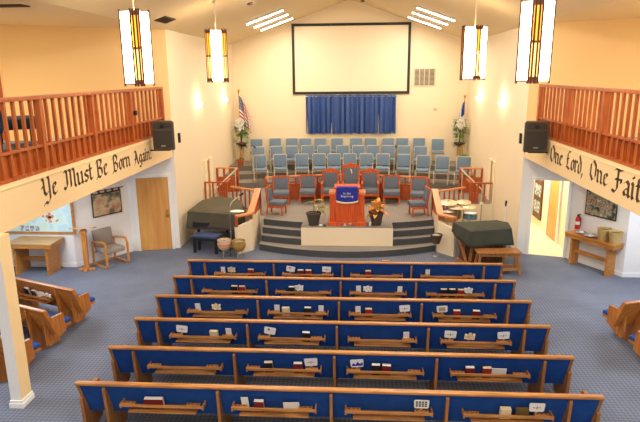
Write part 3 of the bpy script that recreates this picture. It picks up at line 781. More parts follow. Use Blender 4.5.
# baluster rail from parapet to side box, and side box rail
def stage_rail(side):
    s = 1 if side == 'right' else -1
    def X(d): return XC+s*d
    t = thing('stage_railing', 'wooden baluster railing running back from the %s stair wall' % side, 'railing', (0, 0, ZP))
    p, q = Vector((X(2.50), 15.86, 0)), Vector((X(3.62), 17.32, 0))
    b = B(); b.bar(p+Vector((0, 0, .66)), q+Vector((0, 0, .50)), .09, .045); b.build('top_rail', 'cap', t)
    n = 6
    for i in range(1, n+1):
        c = p.lerp(q, i/(n+.3)); zt = .645-.16*i/(n+.3)
        b = B(); b.bar(c, c+Vector((0, 0, zt)), .045); b.build('baluster', 'stagew', t)
    b = B(); b.bar(p, q, .05, .03); b.build('bottom_rail', 'stagew', t)
    t = thing('box_railing', 'short wooden box railing against the %s chancel wall' % side, 'railing', (0, 0, ZP))
    y = 17.4; xa, xb = X(3.80), X(4.485)
    b = B(); b.bar((xa, y, .62), (xb, y, .62), .08, .04); b.bar((xa, y+.02, .62), (X(3.82), 18.1, .62), .08, .04); b.build('top_rail', 'stagew', t)
    for f in (0, .33, .62, 1):
        b = B(); x = xa+(xb-xa)*f; b.bar((x, y, 0), (x, y, .60), .07 if f in (0, 1) else .05); b.build('post', 'stagew', t)
    b = B(); x0, x1 = sorted((xa, xa+(xb-xa)*.30)); b.box(x0, x1, y-.012, y+.012, 0, .32); b.build('panel', 'stagew', t)
    # rear panelled box with small openings
    t = thing('panelled_box', 'reddish panelled rail with small square openings near the %s chancel wall' % side, 'railing', (0, 0, ZP))
    y = 19.30-.35; xa, xb = X(3.76), X(4.485); x0, x1 = sorted((xa, xb))
    b = B(); b.box(x0, x1, y, y+.04, .19*0, .52); b.build('panel', 'stagew', t)
    b = B(); b.box(x0-.03, x1, y-.03, y+.08, .80, .84); b.build('top_rail', 'cap', t)
    for f in (0.03, .33, .64, .97):
        x = xa+(xb-xa)*f; b = B(); b.box(x-.035, x+.035, y-.005, y+.045, .52, .80); b.build('post', 'stagew', t)
    b = B(); b.box(xa-.04, xa+.04, y-.0, y+.08, 0, .80); b.build('post', 'stagew', t)
    t = thing('handrail', 'pale diagonal handrail beside the %s chancel wall steps' % side, 'handrail', (0, 0, ZP))
    b = B(); b.bar((X(3.70), 18.6, .86), (X(4.25), 17.55, .32), .03); b.build('rail', 'cframe', t)
    B().bar((X(3.74), 18.55, 0), (X(3.74), 18.55, .88), .025).build('bracket', 'cframe', t); B().bar((X(4.2), 17.62, 0), (X(4.2), 17.62, .36), .025).build('bracket', 'cframe', t)
stage_rail('left'); stage_rail('right')

# ---------------------------------------------------------------- screen, curtain, vents
sc = thing('projection_screen', 'large white projection screen in a black frame on the end wall', 'screen', (0, YB, 0))
b = B(); b.box(-2.42, 1.85, -.045, -.02, 3.93, 6.33); b.build('screen_surface', 'screen', sc)
b = B(); b.box(-2.52, 1.94, -.06, 0, 3.83, 3.93); b.box(-2.52, 1.94, -.06, 0, 6.33, 6.43); b.box(-2.52, -2.42, -.06, 0, 3.93, 6.33); b.box(1.84, 1.94, -.06, 0, 3.93, 6.33); b.build('frame', 'scrframe', sc)
cu = thing('curtain', 'royal blue satin curtain hanging below the projection screen', 'curtain', (0, YB, 0))
def cfn(u, v):
    x = -2.02+3.46*u; a = .065*(math.sin(u*118)+.55*math.sin(u*47+1)+.35*math.sin(u*203))
    return Vector((x+.006*math.sin(u*90+v*3), -.10+a*(1-.35*v), 2.33+.02*math.sin(u*60)*.3+1.42*v))
b = B(); b.grid(420, 10, cfn); o = b.build('cloth', 'curtain', cu, True)
b = B(); b.grid(420, 3, lambda u, v: Vector((-2.02+3.46*u, -.10+.03*math.sin(u*118)+.012*math.sin(u*250), 3.75+.05*v))); b.build('heading', 'curtain', cu, True)
b = B(); b.tube([(-2.06, -.10, 3.745), (1.48, -.10, 3.745)], .012); b.bar((-2.04, -.1, 3.745), (-2.04, 0, 3.745), .02); b.bar((1.46, -.1, 3.745), (1.46, 0, 3.745), .02); b.build('rod', 'chrome', cu, True)
vt = thing('wall_vent', 'square slatted wall vent right of the projection screen', 'vent', (2.09, YB, 4.11))
b = B(); b.box(0, .81, -.03, 0, 0, .04); b.box(0, .81, -.03, 0, .61, .65); b.box(0, .04, -.03, 0, .04, .61); b.box(.77, .81, -.03, 0, .04, .61); b.build('frame', 'vent', vt)
B().box(.04, .77, -.008, 0, .04, .61).build('backing', 'ventd', vt)
b = B()
for i in range(3): b.box(.2+i*.18, .23+i*.18, -.03, -.008, .04, .61)
for i in range(12): b.box(.04, .77, -.02, -.008, .07+i*.045, .085+i*.045)
b.build('slats', 'vent', vt)
th = B().box(0, .12, -.04, 0, 0, .10, bev=.01).build('thermostat', 'vent'); th.location = (2.88, YB, 3.2); tag(th, 'small cream thermostat box on the end wall right of the curtain', 'thermostat')

# ---------------------------------------------------------------- lamps
def slope_z(x): return ZR - (ZR-ZE)*abs(x-XC)/(XR-XC)
def make_pendant(x, y, label, rot, zb=4.46, H=1.14, k_=1.05):
    t = thing('pendant_lamp', label, 'lamp', (x, y, zb), rot, group='tall glowing pendant lamps')
    zc = slope_z(x)-zb; w, c = .125*k_, .105*k_       # half wide side, corner cut
    V = [(w, -w-c), (w+c, -w), (w+c, w), (w, w+c), (-w, w+c), (-w-c, w), (-w-c, -w), (-w, -w-c)]
    for k in range(8):
        p, q = Vector((*V[k], 0)), Vector((*V[(k+1) % 8], 0)); d = (q-p)
        if k % 2:
            a, c2 = p+d*.06, q-d*.06
            b = B(); b.bar(a+Vector((0, 0, H/2)), c2+Vector((0, 0, H/2)), .008, H-.02); b.build('glass_panel', 'lampglow', t)
            b = B(); b.bar(p+Vector((0, 0, -.03)), p+Vector((0, 0, H+.03)), .02); b.build('edge_strip', 'lampwood', t); b = B(); b.bar(q+Vector((0, 0, -.03)), q+Vector((0, 0, H+.03)), .02); b.build('edge_strip', 'lampwood', t)
        else:
            a, c2 = p+d*.14, q-d*.14
            for z0, z1, m in ((H*.52, H-.06, 'amber'), (.07, H*.48, 'amber2')):
                b = B(); b.bar(a+Vector((0, 0, (z0+z1)/2)), c2+Vector((0, 0, (z0+z1)/2)), .006, z1-z0); b.build('glass_panel', m, t)
            b = B()
            for f in (.3, .7): b.bar(p+d*f+Vector((0, 0, -.03)), p+d*f+Vector((0, 0, H+.03)), .024)
            for z, hh in ((.035, .07), (H*.5, .03), (H-.035, .07)): b.bar(p+d*.06+Vector((0, 0, z)), q-d*.06+Vector((0, 0, z)), .014, hh)
            b.build('lattice', 'lampwood', t)
    for sx in (-1, 1): B().bar((sx*(w+c), 0, .0), (sx*(w+c), 0, .02), .02, 2*w).build('bottom_edge', 'lampwood', t)
    B().tube([(0, 0, H-.02), (0, 0, zc-.02)], .012).build('cord', 'cframe', t)
    b = B(); b.bar((-w-c, 0, H-.01), (w+c, 0, H-.01), .02); b.bar((0, -w-c, H-.01), (0, w+c, H-.01), .02); b.build('spider', 'lampwood', t)
    b = B(); b.lathe([(.06, 0), (.05, .03), (0, .035)], (0, 0, zc-.04), 16); b.build('ceiling_cap', 'cframe', t)
    return t
make_pendant(-3.62, 9.45, 'big glowing pendant lamp, near one on the left', PI/4+.38, 4.47, k_=.9)
make_pendant(2.62, 9.0, 'big glowing pendant lamp, near one on the right', PI/4-.25, 4.47, k_=.92)
make_pendant(-3.31, 13.6, 'glowing pendant lamp farther back on the left', .24)
make_pendant(2.62, 13.65, 'glowing pendant lamp farther back on the right', -.62)
def strips(xa, xb, ys, side, vis=True):
    sl = math.atan2(ZR-ZE, XR-XC)
    for i, y in enumerate(ys):
        za, zb = slope_z(xa), slope_z(xb)
        t = thing('ceiling_light', '%s of three glowing ceiling strips above the %s side of the choir' % (('nearest', 'middle', 'farthest')[i], side) if vis else 'ceiling strip light over the nave, %s side, number row out of view' % side, 'light', (0, 0, 0), group='ceiling strip lights')
        b = B(); b.bar((xa, y, za-.035), (xb, y, zb-.035), .12, .05); b.build('fixture', 'trimw', t)
        b = B(); b.bar((xa+.02*(1 if xb > xa else -1), y, za-.072), (xb, y, zb-.072), .09, .024); b.build('diffuser', 'tube', t)
strips(-3.50, -2.34, (18.4, 19.68, 21.05), 'left'); strips(2.87, 1.72, (18.05, 19.45, 21.0), 'right')
for i, (x, z0) in enumerate(((-2.83, 0), (.14, 0))):
    y = (15.5, 21.3)[i]; b = B(); b.lathe([(.08, -.05), (.09, 0), (0, 0)], (0, 0, 0), 16)
    o = b.build('smoke_detector', 'brownmetal' if i == 0 else 'ventd', smooth=True); o.location = (x, y, slope_z(x)+.005)
    tag(o, ('small dark smoke detector on the left ceiling slope', 'small dark smoke detector near the ridge above the screen')[i], 'smoke detector')
def cvent(x, y, w, l, label, flat):
    z = ZE if flat else slope_z(x); ang = 0 if flat else (-1 if x > XC else 1)*math.atan2(ZR-ZE, XR-XC)
    t = thing('ceiling_vent', label, 'vent', (x, y, z)); t.rotation_euler = (0, -ang, 0)
    b = B(); b.box(-w/2, w/2, -l/2, -l/2+.03, -.02, 0); b.box(-w/2, w/2, l/2-.03, l/2, -.02, 0); b.box(-w/2, -w/2+.03, -l/2, l/2, -.02, 0); b.box(w/2-.03, w/2, -l/2, l/2, -.02, 0); b.build('frame', 'brownmetal', t)
    b = B()
    for i in range(6): b.box(-w/2, w/2, -l/2+l*(i+.7)/7-.008, -l/2+l*(i+.7)/7+.008, -.02, -.005)
    b.build('slats', 'brownmetal', t); B().box(-w/2, w/2, -l/2, l/2, -.004, 0).build('backing', 'ventd', t)
cvent(-4.45, 13.5, .28, .75, 'brown slatted ceiling vent above the far left pendant lamp', False)
cvent(-5.75, 9.25, .9, .25, 'long brown ceiling vent in the top left corner over the balcony', True)
for x, y, lab in ((XL, 17.2, 'glowing wall light on the left chancel wall, nearer one'), (XL, 20.6, 'glowing wall light on the left chancel wall, farther one'),
                  (XR, 16.9, 'glowing wall light on the right chancel wall, nearer one'), (XR, 20.1, 'glowing wall light on the right chancel wall, farther one')):
    s = 1 if x < 0 else -1
    t = thing('wall_light', lab, 'light', (x, y, 3.72), group='chancel wall lights')
    b = B(); b.lathe([(.03, -.06), (.055, -.04), (.06, .05), (0, .055)], (s*.07, 0, 0), 14); b.build('glass_shade', 'sconce', t, True)
    b = B(); b.box(min(0, s*.02), max(0, s*.02), -.05, .05, -.06, .06); b.build('back_plate', 'trimw', t)
    L = bpy.data.lights.new('wall_light_bulb', 'POINT'); L.energy = 10; L.color = (1, .86, .6); L.shadow_soft_size = .05
    lo = bpy.data.objects.new('bulb_light', L); COL.objects.link(lo); lo.location = (s*.16, 0, .12); lo.parent = t
for x, y, lab in ((XL, 15.1, 'small black box on the left chancel wall beside the loudspeaker'), (XR, 14.8, 'small black box on the right chancel wall beside the loudspeaker')):
    s = 1 if x < 0 else -1
    o = B().box(min(0, s*.05), max(0, s*.05), -.05, .05, -.13, .13, bev=.01).build('wall_box', 'black'); o.location = (x, y, 2.96); tag(o, lab, 'box')

# ---------------------------------------------------------------- loudspeakers
def make_speaker(loc, rz, label):
    t = thing('loudspeaker', label, 'speaker', loc, rz, group='black wall loudspeakers')
    # faces -Y
    f = [(-.24, -.16), (.24, -.16), (.25, -.10), (.16, .16), (-.16, .16), (-.25, -.10)]
    b = B(); b.prism(f, 2, 0, .66); bmesh.ops.bevel(b.bm, geom=[e for e in b.bm.edges if abs(e.verts[0].co.z-e.verts[1].co.z) < .01], offset=.02, segments=2, affect='EDGES')
    b.build('cabinet', 'spk', t)
    b = B(); b.box(-.21, .21, -.176, -.155, .06, .46, bev=.008); b.build('grille', 'grille', t)
    b = B(); b.prism([(-.20, .50), (.20, .50), (.20, .60), (.12, .63), (-.12, .63), (-.20, .60)], 1, -.172, -.155); b.build('horn_recess', 'grille', t)
    b = B(); b.lathe([(.05, 0), (.03, .02), (0, .022)], seg=14); bmesh.ops.rotate(b.bm, cent=(0, 0, 0), matrix=Matrix.Rotation(PI/2, 3, 'X'), verts=b.bm.verts); bmesh.ops.translate(b.bm, vec=(0, -.17, .56), verts=b.bm.verts); b.build('horn', 'black', t, True)
    B().box(-.05, .05, -.182, -.176, .09, .115).build('badge', 'chrome', t)
    return t
s_l = make_speaker((-4.49, 13.0, 2.92), .10, 'black loudspeaker fixed beside the end of the left balcony front')
s_r = dup(s_l, (3.86, 12.75, 2.90), -.10, 'black loudspeaker fixed beside the start of the right balcony front')
for s_, x in ((1, XL), (-1, XR)):
    y = 13.0 if s_ > 0 else 12.75
    par = s_l if s_ > 0 else s_r
b = B(); b.bar((-.35, .0, -.016), (.12, .0, -.016), .06, .03); b.build('bracket', 'black', s_l)
b = B(); b.bar((.29, .0, -.016), (-.12, .0, -.016), .06, .03); b.build('bracket', 'black', s_r)

# ---------------------------------------------------------------- balcony railings
def balcony_rail(x, s, y0, y1, posts, label):
    t = thing('balcony_railing', label, 'railing', (x, 0, 3.17))
    B().box(-.05, .05, y0, y1, 1.10, 1.16, bev=.01).build('top_rail', 'rail', t)
    B().box(-.03, .03, y0, y1, .38, .42).build('middle_rail', 'rail', t)
    B().box(-.05, .05, y0, y1, 0, .05).build('bottom_rail', 'rail', t)
    xb = sorted((-s*.045, -s*.025)); B().box(xb[0], xb[1], y0, y1, .05, .38).build('back_board', 'rail', t)
    for a, c in zip(posts, posts[1:]):
        n = 8
        for i in range(1, n):
            y = a+(c-a)*i/n; B().box(-.022, .022, y-.022, y+.022, .05, 1.10).build('baluster', 'rail', t)
    for p in posts: B().box(-.05, .05, p-.05, p+.05, .05, 1.10).build('post', 'rail', t)
balcony_rail(XL-.06, 1, 3.25, 14.17, [3.3, 5.05, 6.8, 8.55, 10.3, 12.1, 14.12], 'reddish wooden balcony railing along the left balcony')
balcony_rail(XR+.06, -1, 4.9, 13.75, [4.95, 6.7, 8.4, 10.15, 11.85, 13.7], 'reddish wooden balcony railing along the right balcony')
struct(B().box(-10.3, -5.12, -6, 9.75, 3.16, 3.50).build('floor', 'carpet'))
# dark chairs on the left balcony
bc = thing('balcony_chair', 'dark navy padded chair behind the left balcony railing', 'chair', (-5.66, 9.15, 3.50), group='balcony seats')
def balc_chair(t):
    b = B(); b.box(-.42, .42, -.30, -.2, .35, .86, bev=.04); bmesh.ops.rotate(b.bm, cent=(0, -.2, .35), matrix=Matrix.Rotation(math.radians(12), 3, 'X'), verts=b.bm.verts); b.build('backrest', 'darkseat', t, True)
    b = B(); b.box(-.42, .42, -.25, .35, .28, .46, bev=.06); b.build('seat', 'darkseat', t, True)
    for sx in (-1, 1):
        b = B(); b.bar((sx*.38, .28, 0), (sx*.38, .28, .3), .05); b.bar((sx*.38, -.2, 0), (sx*.38, -.2, .3), .05); b.build('leg', 'dark', t)
balc_chair(bc); bc.rotation_euler = (0, 0, -PI/2*.55)
dup(bc, (-5.75, 8.2, 3.50), -PI/2*.55, 'dark navy padded chair at the picture edge on the left balcony')
ob = B().box(-.05, .05, -.04, .04, 0, .1, bev=.01).build('small_camera', 'black'); ob.location = (XL+.0, 12.2, 3.17+.60); tag(ob, 'small black box fixed to the left balcony railing', 'box')

# ---------------------------------------------------------------- blackletter words
mn = lambda x: [(x-.5, 4.7), (x, 4.2), (x, .9), (x+.5, .4)]
GL = {
 'e': (2.9, [[(1.6, 4.5), (.5, 3.9), (.5, 1.1), (1.4, .4), (2.3, 1.0)], [(1.6, 4.5), (2.2, 3.7), (.6, 2.4)]]),
 'u': (3.9, [mn(.5), mn(2.7), [(.5, .9), (1.1, .4), (2.7, 1.3)]]),
 's': (2.8, [[(2.3, 4.1), (1.4, 4.6), (.5, 3.9), (.6, 3.1), (2.1, 2.1), (2.1, 1.1), (1.2, .4), (.3, 1.0)]]),
 't': (2.4, [[(.8, 6.4), (.8, 1.1), (1.4, .4), (2.1, .9)], [(0, 4.4), (2.0, 4.6)]]),
 'o': (3.1, [[(1.4, 4.6), (.5, 3.8), (.5, 1.2), (1.4, .4), (2.4, 1.2), (2.4, 3.8), (1.4, 4.6)]]),
 'r': (2.5, [mn(.5), [(.5, 3.8), (1.4, 4.6), (2.1, 4.1)]]),
 'n': (3.7, [mn(.5), [(.6, 3.8), (1.6, 4.6), (2.5, 3.9), (2.5, .9), (3.0, .4)]]),
 'a': (3.3, [[(.4, 3.9), (1.3, 4.6), (2.2, 3.9), (2.2, .9), (2.8, .4)], [(2.1, 2.7), (.9, 2.2), (.4, 1.4), (.9, .5), (2.1, 1.2)]]),
 'g': (3.1, [[(1.6, 4.6), (.5, 3.9), (.5, 1.6), (1.3, .9), (2.3, 1.7)], [(1.4, 4.6), (2.4, 4.1), (2.4, -.9), (1.4, -1.7), (.3, -1.1)]]),
 'i': (1.7, [mn(.5), [(.3, 6.3), (.7, 6.0)]]),
 'd': (3.1, [[(1.5, 4.4), (.5, 3.7), (.5, 1.2), (1.4, .4), (2.4, 1.2), (2.4, 4.2), (.9, 7.0)]]),
 'h': (3.5, [[(.5, 7.2), (.5, .9), (1, .4)], [(.6, 3.8), (1.6, 4.6), (2.5, 3.9), (2.5, 1.0), (2.0, -.5)]]),
 'Y': (4.9, [[(.2, 7.0), (.9, 6.3), (.9, 2.2), (1.8, 1.2), (3.4, 2.4)], [(3.0, 7.4), (3.6, 6.6), (3.6, -.4), (2.3, -1.8), (1.2, -1.2), (.1, -1.9)], [(-.3, 4), (.6, 4.3)]]),
 'M': (6.8, [[(.2, 6.6), (1.0, 7.0), (1.5, 6.2), (1.5, 1.8), (.6, .5), (-.3, 1.2)], [(1.6, 6.1), (2.8, 7.1), (3.4, 6.3), (3.4, .9)], [(3.5, 6.1), (4.7, 7.1), (5.4, 6.2), (5.4, .9), (6, .2)]]),
 'B': (4.5, [[(1.0, 7.2), (1.0, .8)], [(0, 5.9), (.9, 6.9), (2.2, 7.2), (3.4, 6.3), (3.2, 5.0), (1.6, 4.0), (3.3, 3.4), (3.6, 1.6), (2.4, .3), (.9, .9), (-.2, .2)]]),
 'A': (4.7, [[(.2, 6.6), (1.2, 7.3), (2.2, 6.3), (3.6, .9), (4.2, .3)], [(2.0, 6.2), (1.2, 1.5), (0, .5)], [(.5, 3.2), (3.0, 3.2)]]),
 'L': (3.9, [[(2.8, 7.0), (1.8, 7.3), (1.0, 6.2), (1.0, 2.0), (.2, .9), (1.4, 1.0), (2.4, .2), (3.4, 1.0)], [(.2, 4.0), (2, 4.4)]]),
 'O': (4.5, [[(2.0, 7.2), (.6, 5.8), (.5, 2.0), (2.0, .3), (3.6, 2.0), (3.6, 5.6), (2.0, 7.2)]]),
 'F': (4.2, [[(3.8, 7.2), (2.4, 6.6), (.8, 7.1), (0, 6.4)], [(1.7, 6.6), (1.7, 1.4), (.8, .1), (-.4, .6)], [(.6, 4.0), (3.2, 4.2), (3.2, 3.3)]]),
 ',': (1.2, [[(.4, .8), (.6, .4), (.1, -.8)]]), '.': (1.2, [[(.3, .8), (.8, .3)]]),
}
def word(w, side, ya, yb, z0, capu, label):
    tot = sum(GL[c][0] for c in w); k = abs(yb-ya)/tot; kz = capu/7.2
    nx, nz = .36, .36
    b = B(); x = 0
    for c in w:
        for st in GL[c][1]:
            for p, q in zip(st, st[1:]):
                quad = [(p[0]+x-nx, p[1]-nz), (p[0]+x+nx, p[1]+nz), (q[0]+x+nx, q[1]+nz), (q[0]+x-nx, q[1]-nz)]
                pts = [((ya+u*k) if side < 0 else (ya-u*k), z0+v*kz) for u, v in quad]
                X0 = XL if side < 0 else XR
                a, c2 = (X0, X0+.006) if side < 0 else (X0-.006, X0)
                b.prism(pts, 0, a, c2)
        x += GL[c][0]
    o = b.build('painted_word', 'text', FAS[side]); o['label'] = label; return o
for w, ya, yb, z0, cp, nth in (('Ye', 8.27, 8.72, 2.76, .33, 'first'), ('Must', 8.94, 9.98, 2.76, .34, 'second'), ('Be', 10.12, 10.62, 2.74, .36, 'third'), ('Born', 10.84, 11.74, 2.73, .34, 'fourth'), ('Again.', 11.94, 12.98, 2.70, .31, 'last')):
    word(w, -1, ya, yb, z0, cp, 'dark blackletter word %s on the left balcony front, %s in its line' % (w.strip('.'), nth))
for w, ya, yb, z0, cp, nth in (('One', 12.52, 11.74, 2.72, .36, 'One nearest the right loudspeaker'), ('Lord,', 11.54, 10.66, 2.72, .36, 'Lord with a comma'), ('One', 10.36, 9.58, 2.72, .36, 'One just before Faith'), ('Faith', 9.38, 8.14, 2.70, .40, 'Faith cut by the picture edge')):
    word(w, 1, ya, yb, z0, cp, 'dark blackletter word %s on the right balcony front' % nth)

# ---------------------------------------------------------------- left aisle: map, table, lectern, armchair, tapestry
mp = thing('wall_map', 'pale blue framed world map on the wall under the left balcony', 'map', (-8.75, 12.96, .86))
b = B(); b.box(0, 1.88, -.035, 0, 0, .05); b.box(0, 1.88, -.035, 0, 1.25, 1.3); b.box(0, .05, -.035, 0, .05, 1.25); b.box(1.83, 1.88, -.035, 0, .05, 1.25); b.build('frame', 'table', mp)
B().box(.05, 1.83, -.015, 0, .05, 1.25).build('map_sheet', 'mapblue', mp)
rn = random.Random(11)
for m, cen, nn in (('mapland', (1.35, .42), 6), ('mapland2', (1.15, .38), 5), ('mapland3', (1.0, .6), 6)):
    b = B()
    for i in range(nn):
        cx, cz, r = cen[0]+rn.uniform(-.16, .16), cen[1]+rn.uniform(-.13, .13), rn.uniform(.02, .055)
        b.prism([(cx+r*rn.uniform(.6, 1.3)*math.cos(2*PI*k/9), cz+r*rn.uniform(.6, 1.2)*math.sin(2*PI*k/9)) for k in range(9)], 1, -.018, -.015)
    b.build('land_print', m, mp)
b = B()
for i in range(4): b.box(.50+i*.125, .60+i*.125, -.02, -.015, .07, .20)
b.build('photo_strip', 'photos', mp)
def table(label, loc, rz, w, d, name='side_table', m='table', mt='table'):
    t = thing(name, label, 'table', loc, rz)
    h = .80
    B().box(-w/2, w/2, -d/2, d/2, h-.035, h, bev=.006).build('tabletop', mt, t)
    b = B(); b.box(-w/2+.01, w/2-.01, -d/2+.01, d/2-.01, h-.12, h-.035); b.build('apron', m, t)
    for s in (-1, 1): B().box(s*(w/2-.17)-.03, s*(w/2-.17)+.03, -d/2+.06, d/2-.06, 0, h-.12).build('leg', m, t)
    B().box(-w/2+.2, w/2-.2, -.02, .02, .30, .39).build('stretcher', m, t)
    return t
table('oak side table with a pale worn top below the wall map', (-7.70, 12.58, 0), 0, 1.12, .66, mt='lighttop')
lc = thing('lectern', 'slim wooden lectern standing between the map and the armchair', 'lectern', (-6.58, 12.76, 0), .2)
b = B(); b.box(-.19, .19, -.04, .04, 0, .05, bev=.01); b.box(-.04, .04, -.19, .19, 0, .05, bev=.01); b.build('base', 'armw', lc)
b = B(); b.box(-.055, .055, -.055, .055, .05, 1.02, bev=.006); b.box(-.075, .075, -.075, .075, .93, 1.0, bev=.01); b.build('column', 'armw', lc)
b = B(); b.box(-.28, .28, -.15, .15, 0, .025, Matrix.Translation((0, 0, 1.05)) @ Matrix.Rotation(-.22, 4, 'X'), bev=.0); b.build('desk_board', 'lighttop', lc)
n_in = Vector((.83, -.557, 0))
ac = thing('armchair', 'taupe upholstered armchair with bent oak arms by the tapestry', 'armchair', (-6.21, 13.27, 0), math.atan2(n_in.x, -n_in.y))
b = B(); b.box(-.26, .26, .17, .26, .42, .88, bev=.04); bmesh.ops.rotate(b.bm, cent=(0, .2, .42), matrix=Matrix.Rotation(math.radians(-10), 3, 'X'), verts=b.bm.verts); b.build('backrest', 'greyfab', ac, True)
b = B(); b.box(-.265, .265, -.30, .22, .33, .46, bev=.05); b.build('seat', 'greyfab', ac, True)
for s in (-1, 1):
    b = B(); pts = [(s*.30, .26, .02), (s*.30, -.30, .02), (s*.30, -.33, .06), (s*.30, -.33, .55), (s*.30, -.30, .63), (s*.30, -.24, .655), (s*.30, .22, .60), (s*.30, .27, .55), (s*.30, .27, .05), (s*.30, .26, .02)]
    for p, q in zip(pts, pts[1:]): b.bar(p, q, .045, .04)
    b.build('arm_frame', 'armw', ac)
b = B(); b.bar((-.3, -.2, .33), (.3, -.2, .33), .03); b.bar((-.3, .2, .33), (.3, .2, .33), .03); b.bar((-.3, .26, .02), (.3, .26, .02), .04, .03); b.build('crossbar', 'armw', ac)
def tapestry(p0, p1, z0, z1, m, label, off=.02, rod=True):
    p0, p1 = Vector((*p0, 0)), Vector((*p1, 0)); d = p1-p0; w = d.length; rz = math.atan2(d.y, d.x)
    t = thing('wall_tapestry', label, 'tapestry', (p0.x, p0.y, z0), rz); h = z1-z0
    B().box(0, w, -off-.008, -off, 0, h).build('border', 'tapedge', t)
    B().box(.025, w-.025, -off-.012, -off-.008, .03, h-.03).build('woven_picture', m, t)
    b = B(); b.tube([(-.05, -off-.01, h+.06), (w+.09, -off-.01, h+.06)], .011)
    b.build('rod', 'dark', t)
    b = B()
    for i in range(5): b.box(w*i/4*.92+.0, w*i/4*.92+.05, -off-.014, -off+.004, h-.005, h+.075)
    b.build('hanging_loops', 'dark', t); return t
dLO = (Vector(LO0)-Vector(LO1)).normalized()
q0 = Vector(LO0)-dLO*1.06; q1 = Vector(LO0)-dLO*.23
tapestry(q0, q1, 1.14, 1.74, 'tapl', 'woven garden scene tapestry hanging above the armchair')
dRO = (Vector(RO1)-Vector(RD1)).normalized()
q0 = Vector(RD1)+dRO*.46; q1 = Vector(RD1)+dRO*1.31
tapestry(q0, q1, 1.25, 1.85, 'tapr', 'dark bordered woven tapestry above the right side table')
# right aisle table and things on it
nR = Vector((dRO.y, -dRO.x)).normalized()          # pointing into the room
cR = Vector(RD1)+dRO*.92+nR*.205
angR = math.atan2(dRO.y, dRO.x)
table('wooden side table against the right aisle wall holding dishes and buckets', (cR.x, cR.y, 0), angR, 1.34, .38)
def on_table(u, v): p = cR+dRO*u+nR*v; return (p.x, p.y, .80)
def dish(u, v, label, sc=1):
    t = thing('serving_dish', label, 'dish', on_table(u, v), group='silver dishes on the right table')
    b = B(); b.lathe([(.07*sc, 0), (.10*sc, .015), (.13*sc, .04), (.125*sc, .045), (.09*sc, .02), (0, .015)], seg=22); b.build('tray', 'steel', t, True)
    b = B(); b.lathe([(.05*sc, .016), (.055*sc, .05), (.03*sc, .065), (0, .068)], seg=14); b.build('lid', 'paper', t, True)
dish(-.36, -.01, 'silver dish at the far end of the right side table'); dish(-.06, .03, 'larger silver dish in the middle of the right side table', 1.2)
def tub(u, v, label):
    t = thing('offering_bucket', label, 'bucket', on_table(u, v), group='tan buckets on the right table')
    b = B(); b.lathe([(.11, 0), (.15, .26), (.158, .26), (.158, .285), (.142, .285), (.10, .012), (0, .012)], seg=26); b.build('bucket', 'bucket', t, True)
    b = B(); b.lathe([(.135, .245), (.07, .262), (0, .265)], seg=16); b.build('contents', 'olive', t, True)
tub(.26, .0, 'tan bucket standing nearer the wall on the right side table'); tub(.58, .03, 'tan bucket at the near end of the right side table')
fx = Vector(RD1)+dRO*.33+nR*.07
ex = thing('fire_extinguisher', 'red fire extinguisher hanging beside the open doorway', 'fire extinguisher', (fx.x, fx.y, .84), angR)
b = B(); b.lathe([(.0, 0), (.055, .005), (.06, .02), (.06, .26), (.045, .30), (.02, .32), (0, .32)], seg=20); b.build('cylinder', 'red', ex, True)
b = B(); b.box(-.02, .02, -.02, .02, .32, .36); b.bar((-.02, 0, .36), (.07, 0, .39), .02); b.build('valve', 'black', ex)
b = B(); b.lathe([(.0605, .12), (.0612, .12), (.0612, .20), (.0605, .20)], seg=20); b.build('paper_label', 'paper', ex, True)
b = B(); b.tube([(.02, 0, .34), (.09, 0, .28), (.085, 0, .1)], .01); b.build('hose', 'black', ex, True)

# ---------------------------------------------------------------- covered grand piano, bench, drums on the left
def covered(name, label, cat, top, zt, drops, m):
    """cloth laid over a polygon top, with a wavy hem hanging to given heights"""
    n = len(top); cen = Vector((sum(p[0] for p in top)/n, sum(p[1] for p in top)/n, 0))
    b = B(); ring0 = []; res = 10
    P = []
    for i in range(n):
        a, c = Vector((*top[i], 0)), Vector((*top[(i+1) % n], 0)); da, dc = drops[i], drops[(i+1) % n]
        for k in range(res):
            t = k/res; P.append((a.lerp(c, t), da+(dc-da)*t, i+t))
    rings = []
    for lev in range(7):
        r = []
        for j, (p, dz, ph) in enumerate(P):
            out = (p-cen).normalized(); f = max(0, (lev-1))/5
            if lev == 0: q = p-out*.05; z = zt+.004
            else: q = p + out*(.01+.075*f+.03*f*math.sin(ph*9)); z = zt-.01-f*(zt-dz+.015*math.sin(ph*7))
            r.append(b.bm.verts.new((q.x, q.y, z)))
        rings.append(r)
    N = len(P)
    for a, c in zip(rings, rings[1:]):
        for j in range(N): b.bm.faces.new([a[j], a[(j+1) % N], c[(j+1) % N], c[j]])
    cv = b.bm.verts.new((cen.x, cen.y, zt+.012))
    for j in range(N): b.bm.faces.new([rings[0][j], rings[0][(j+1) % N], cv])
    o = b.build(name, m, smooth=True); md = o.modifiers.new('s', 'SOLIDIFY'); md.thickness = .006; tag(o, label, cat); return o
gp = thing('grand_piano', 'grand piano hidden under a dark cover on the left of the stage', 'piano')
GT = [(-4.62, 14.80), (-3.22, 14.46), (-3.16, 15.0), (-3.3, 15.75), (-3.6, 16.45), (-4.25, 16.75), (-4.6, 16.2)]
b = B(); b.prism([(p[0]*.97-.1, p[1]*.985+.24) for p in GT], 2, .70, .98); b.build('case', 'black', gp)
b = B(); b.box(-4.45, -3.1, 14.60, 14.85, .60, .72); b.build('keybed', 'black', gp)
for x, y in ((-4.4, 14.95), (-3.2, 14.85), (-3.9, 16.2)): B().tube([(x, y, .7), (x, y, 0)], .05, 10, .035).build('leg', 'black', gp, True)
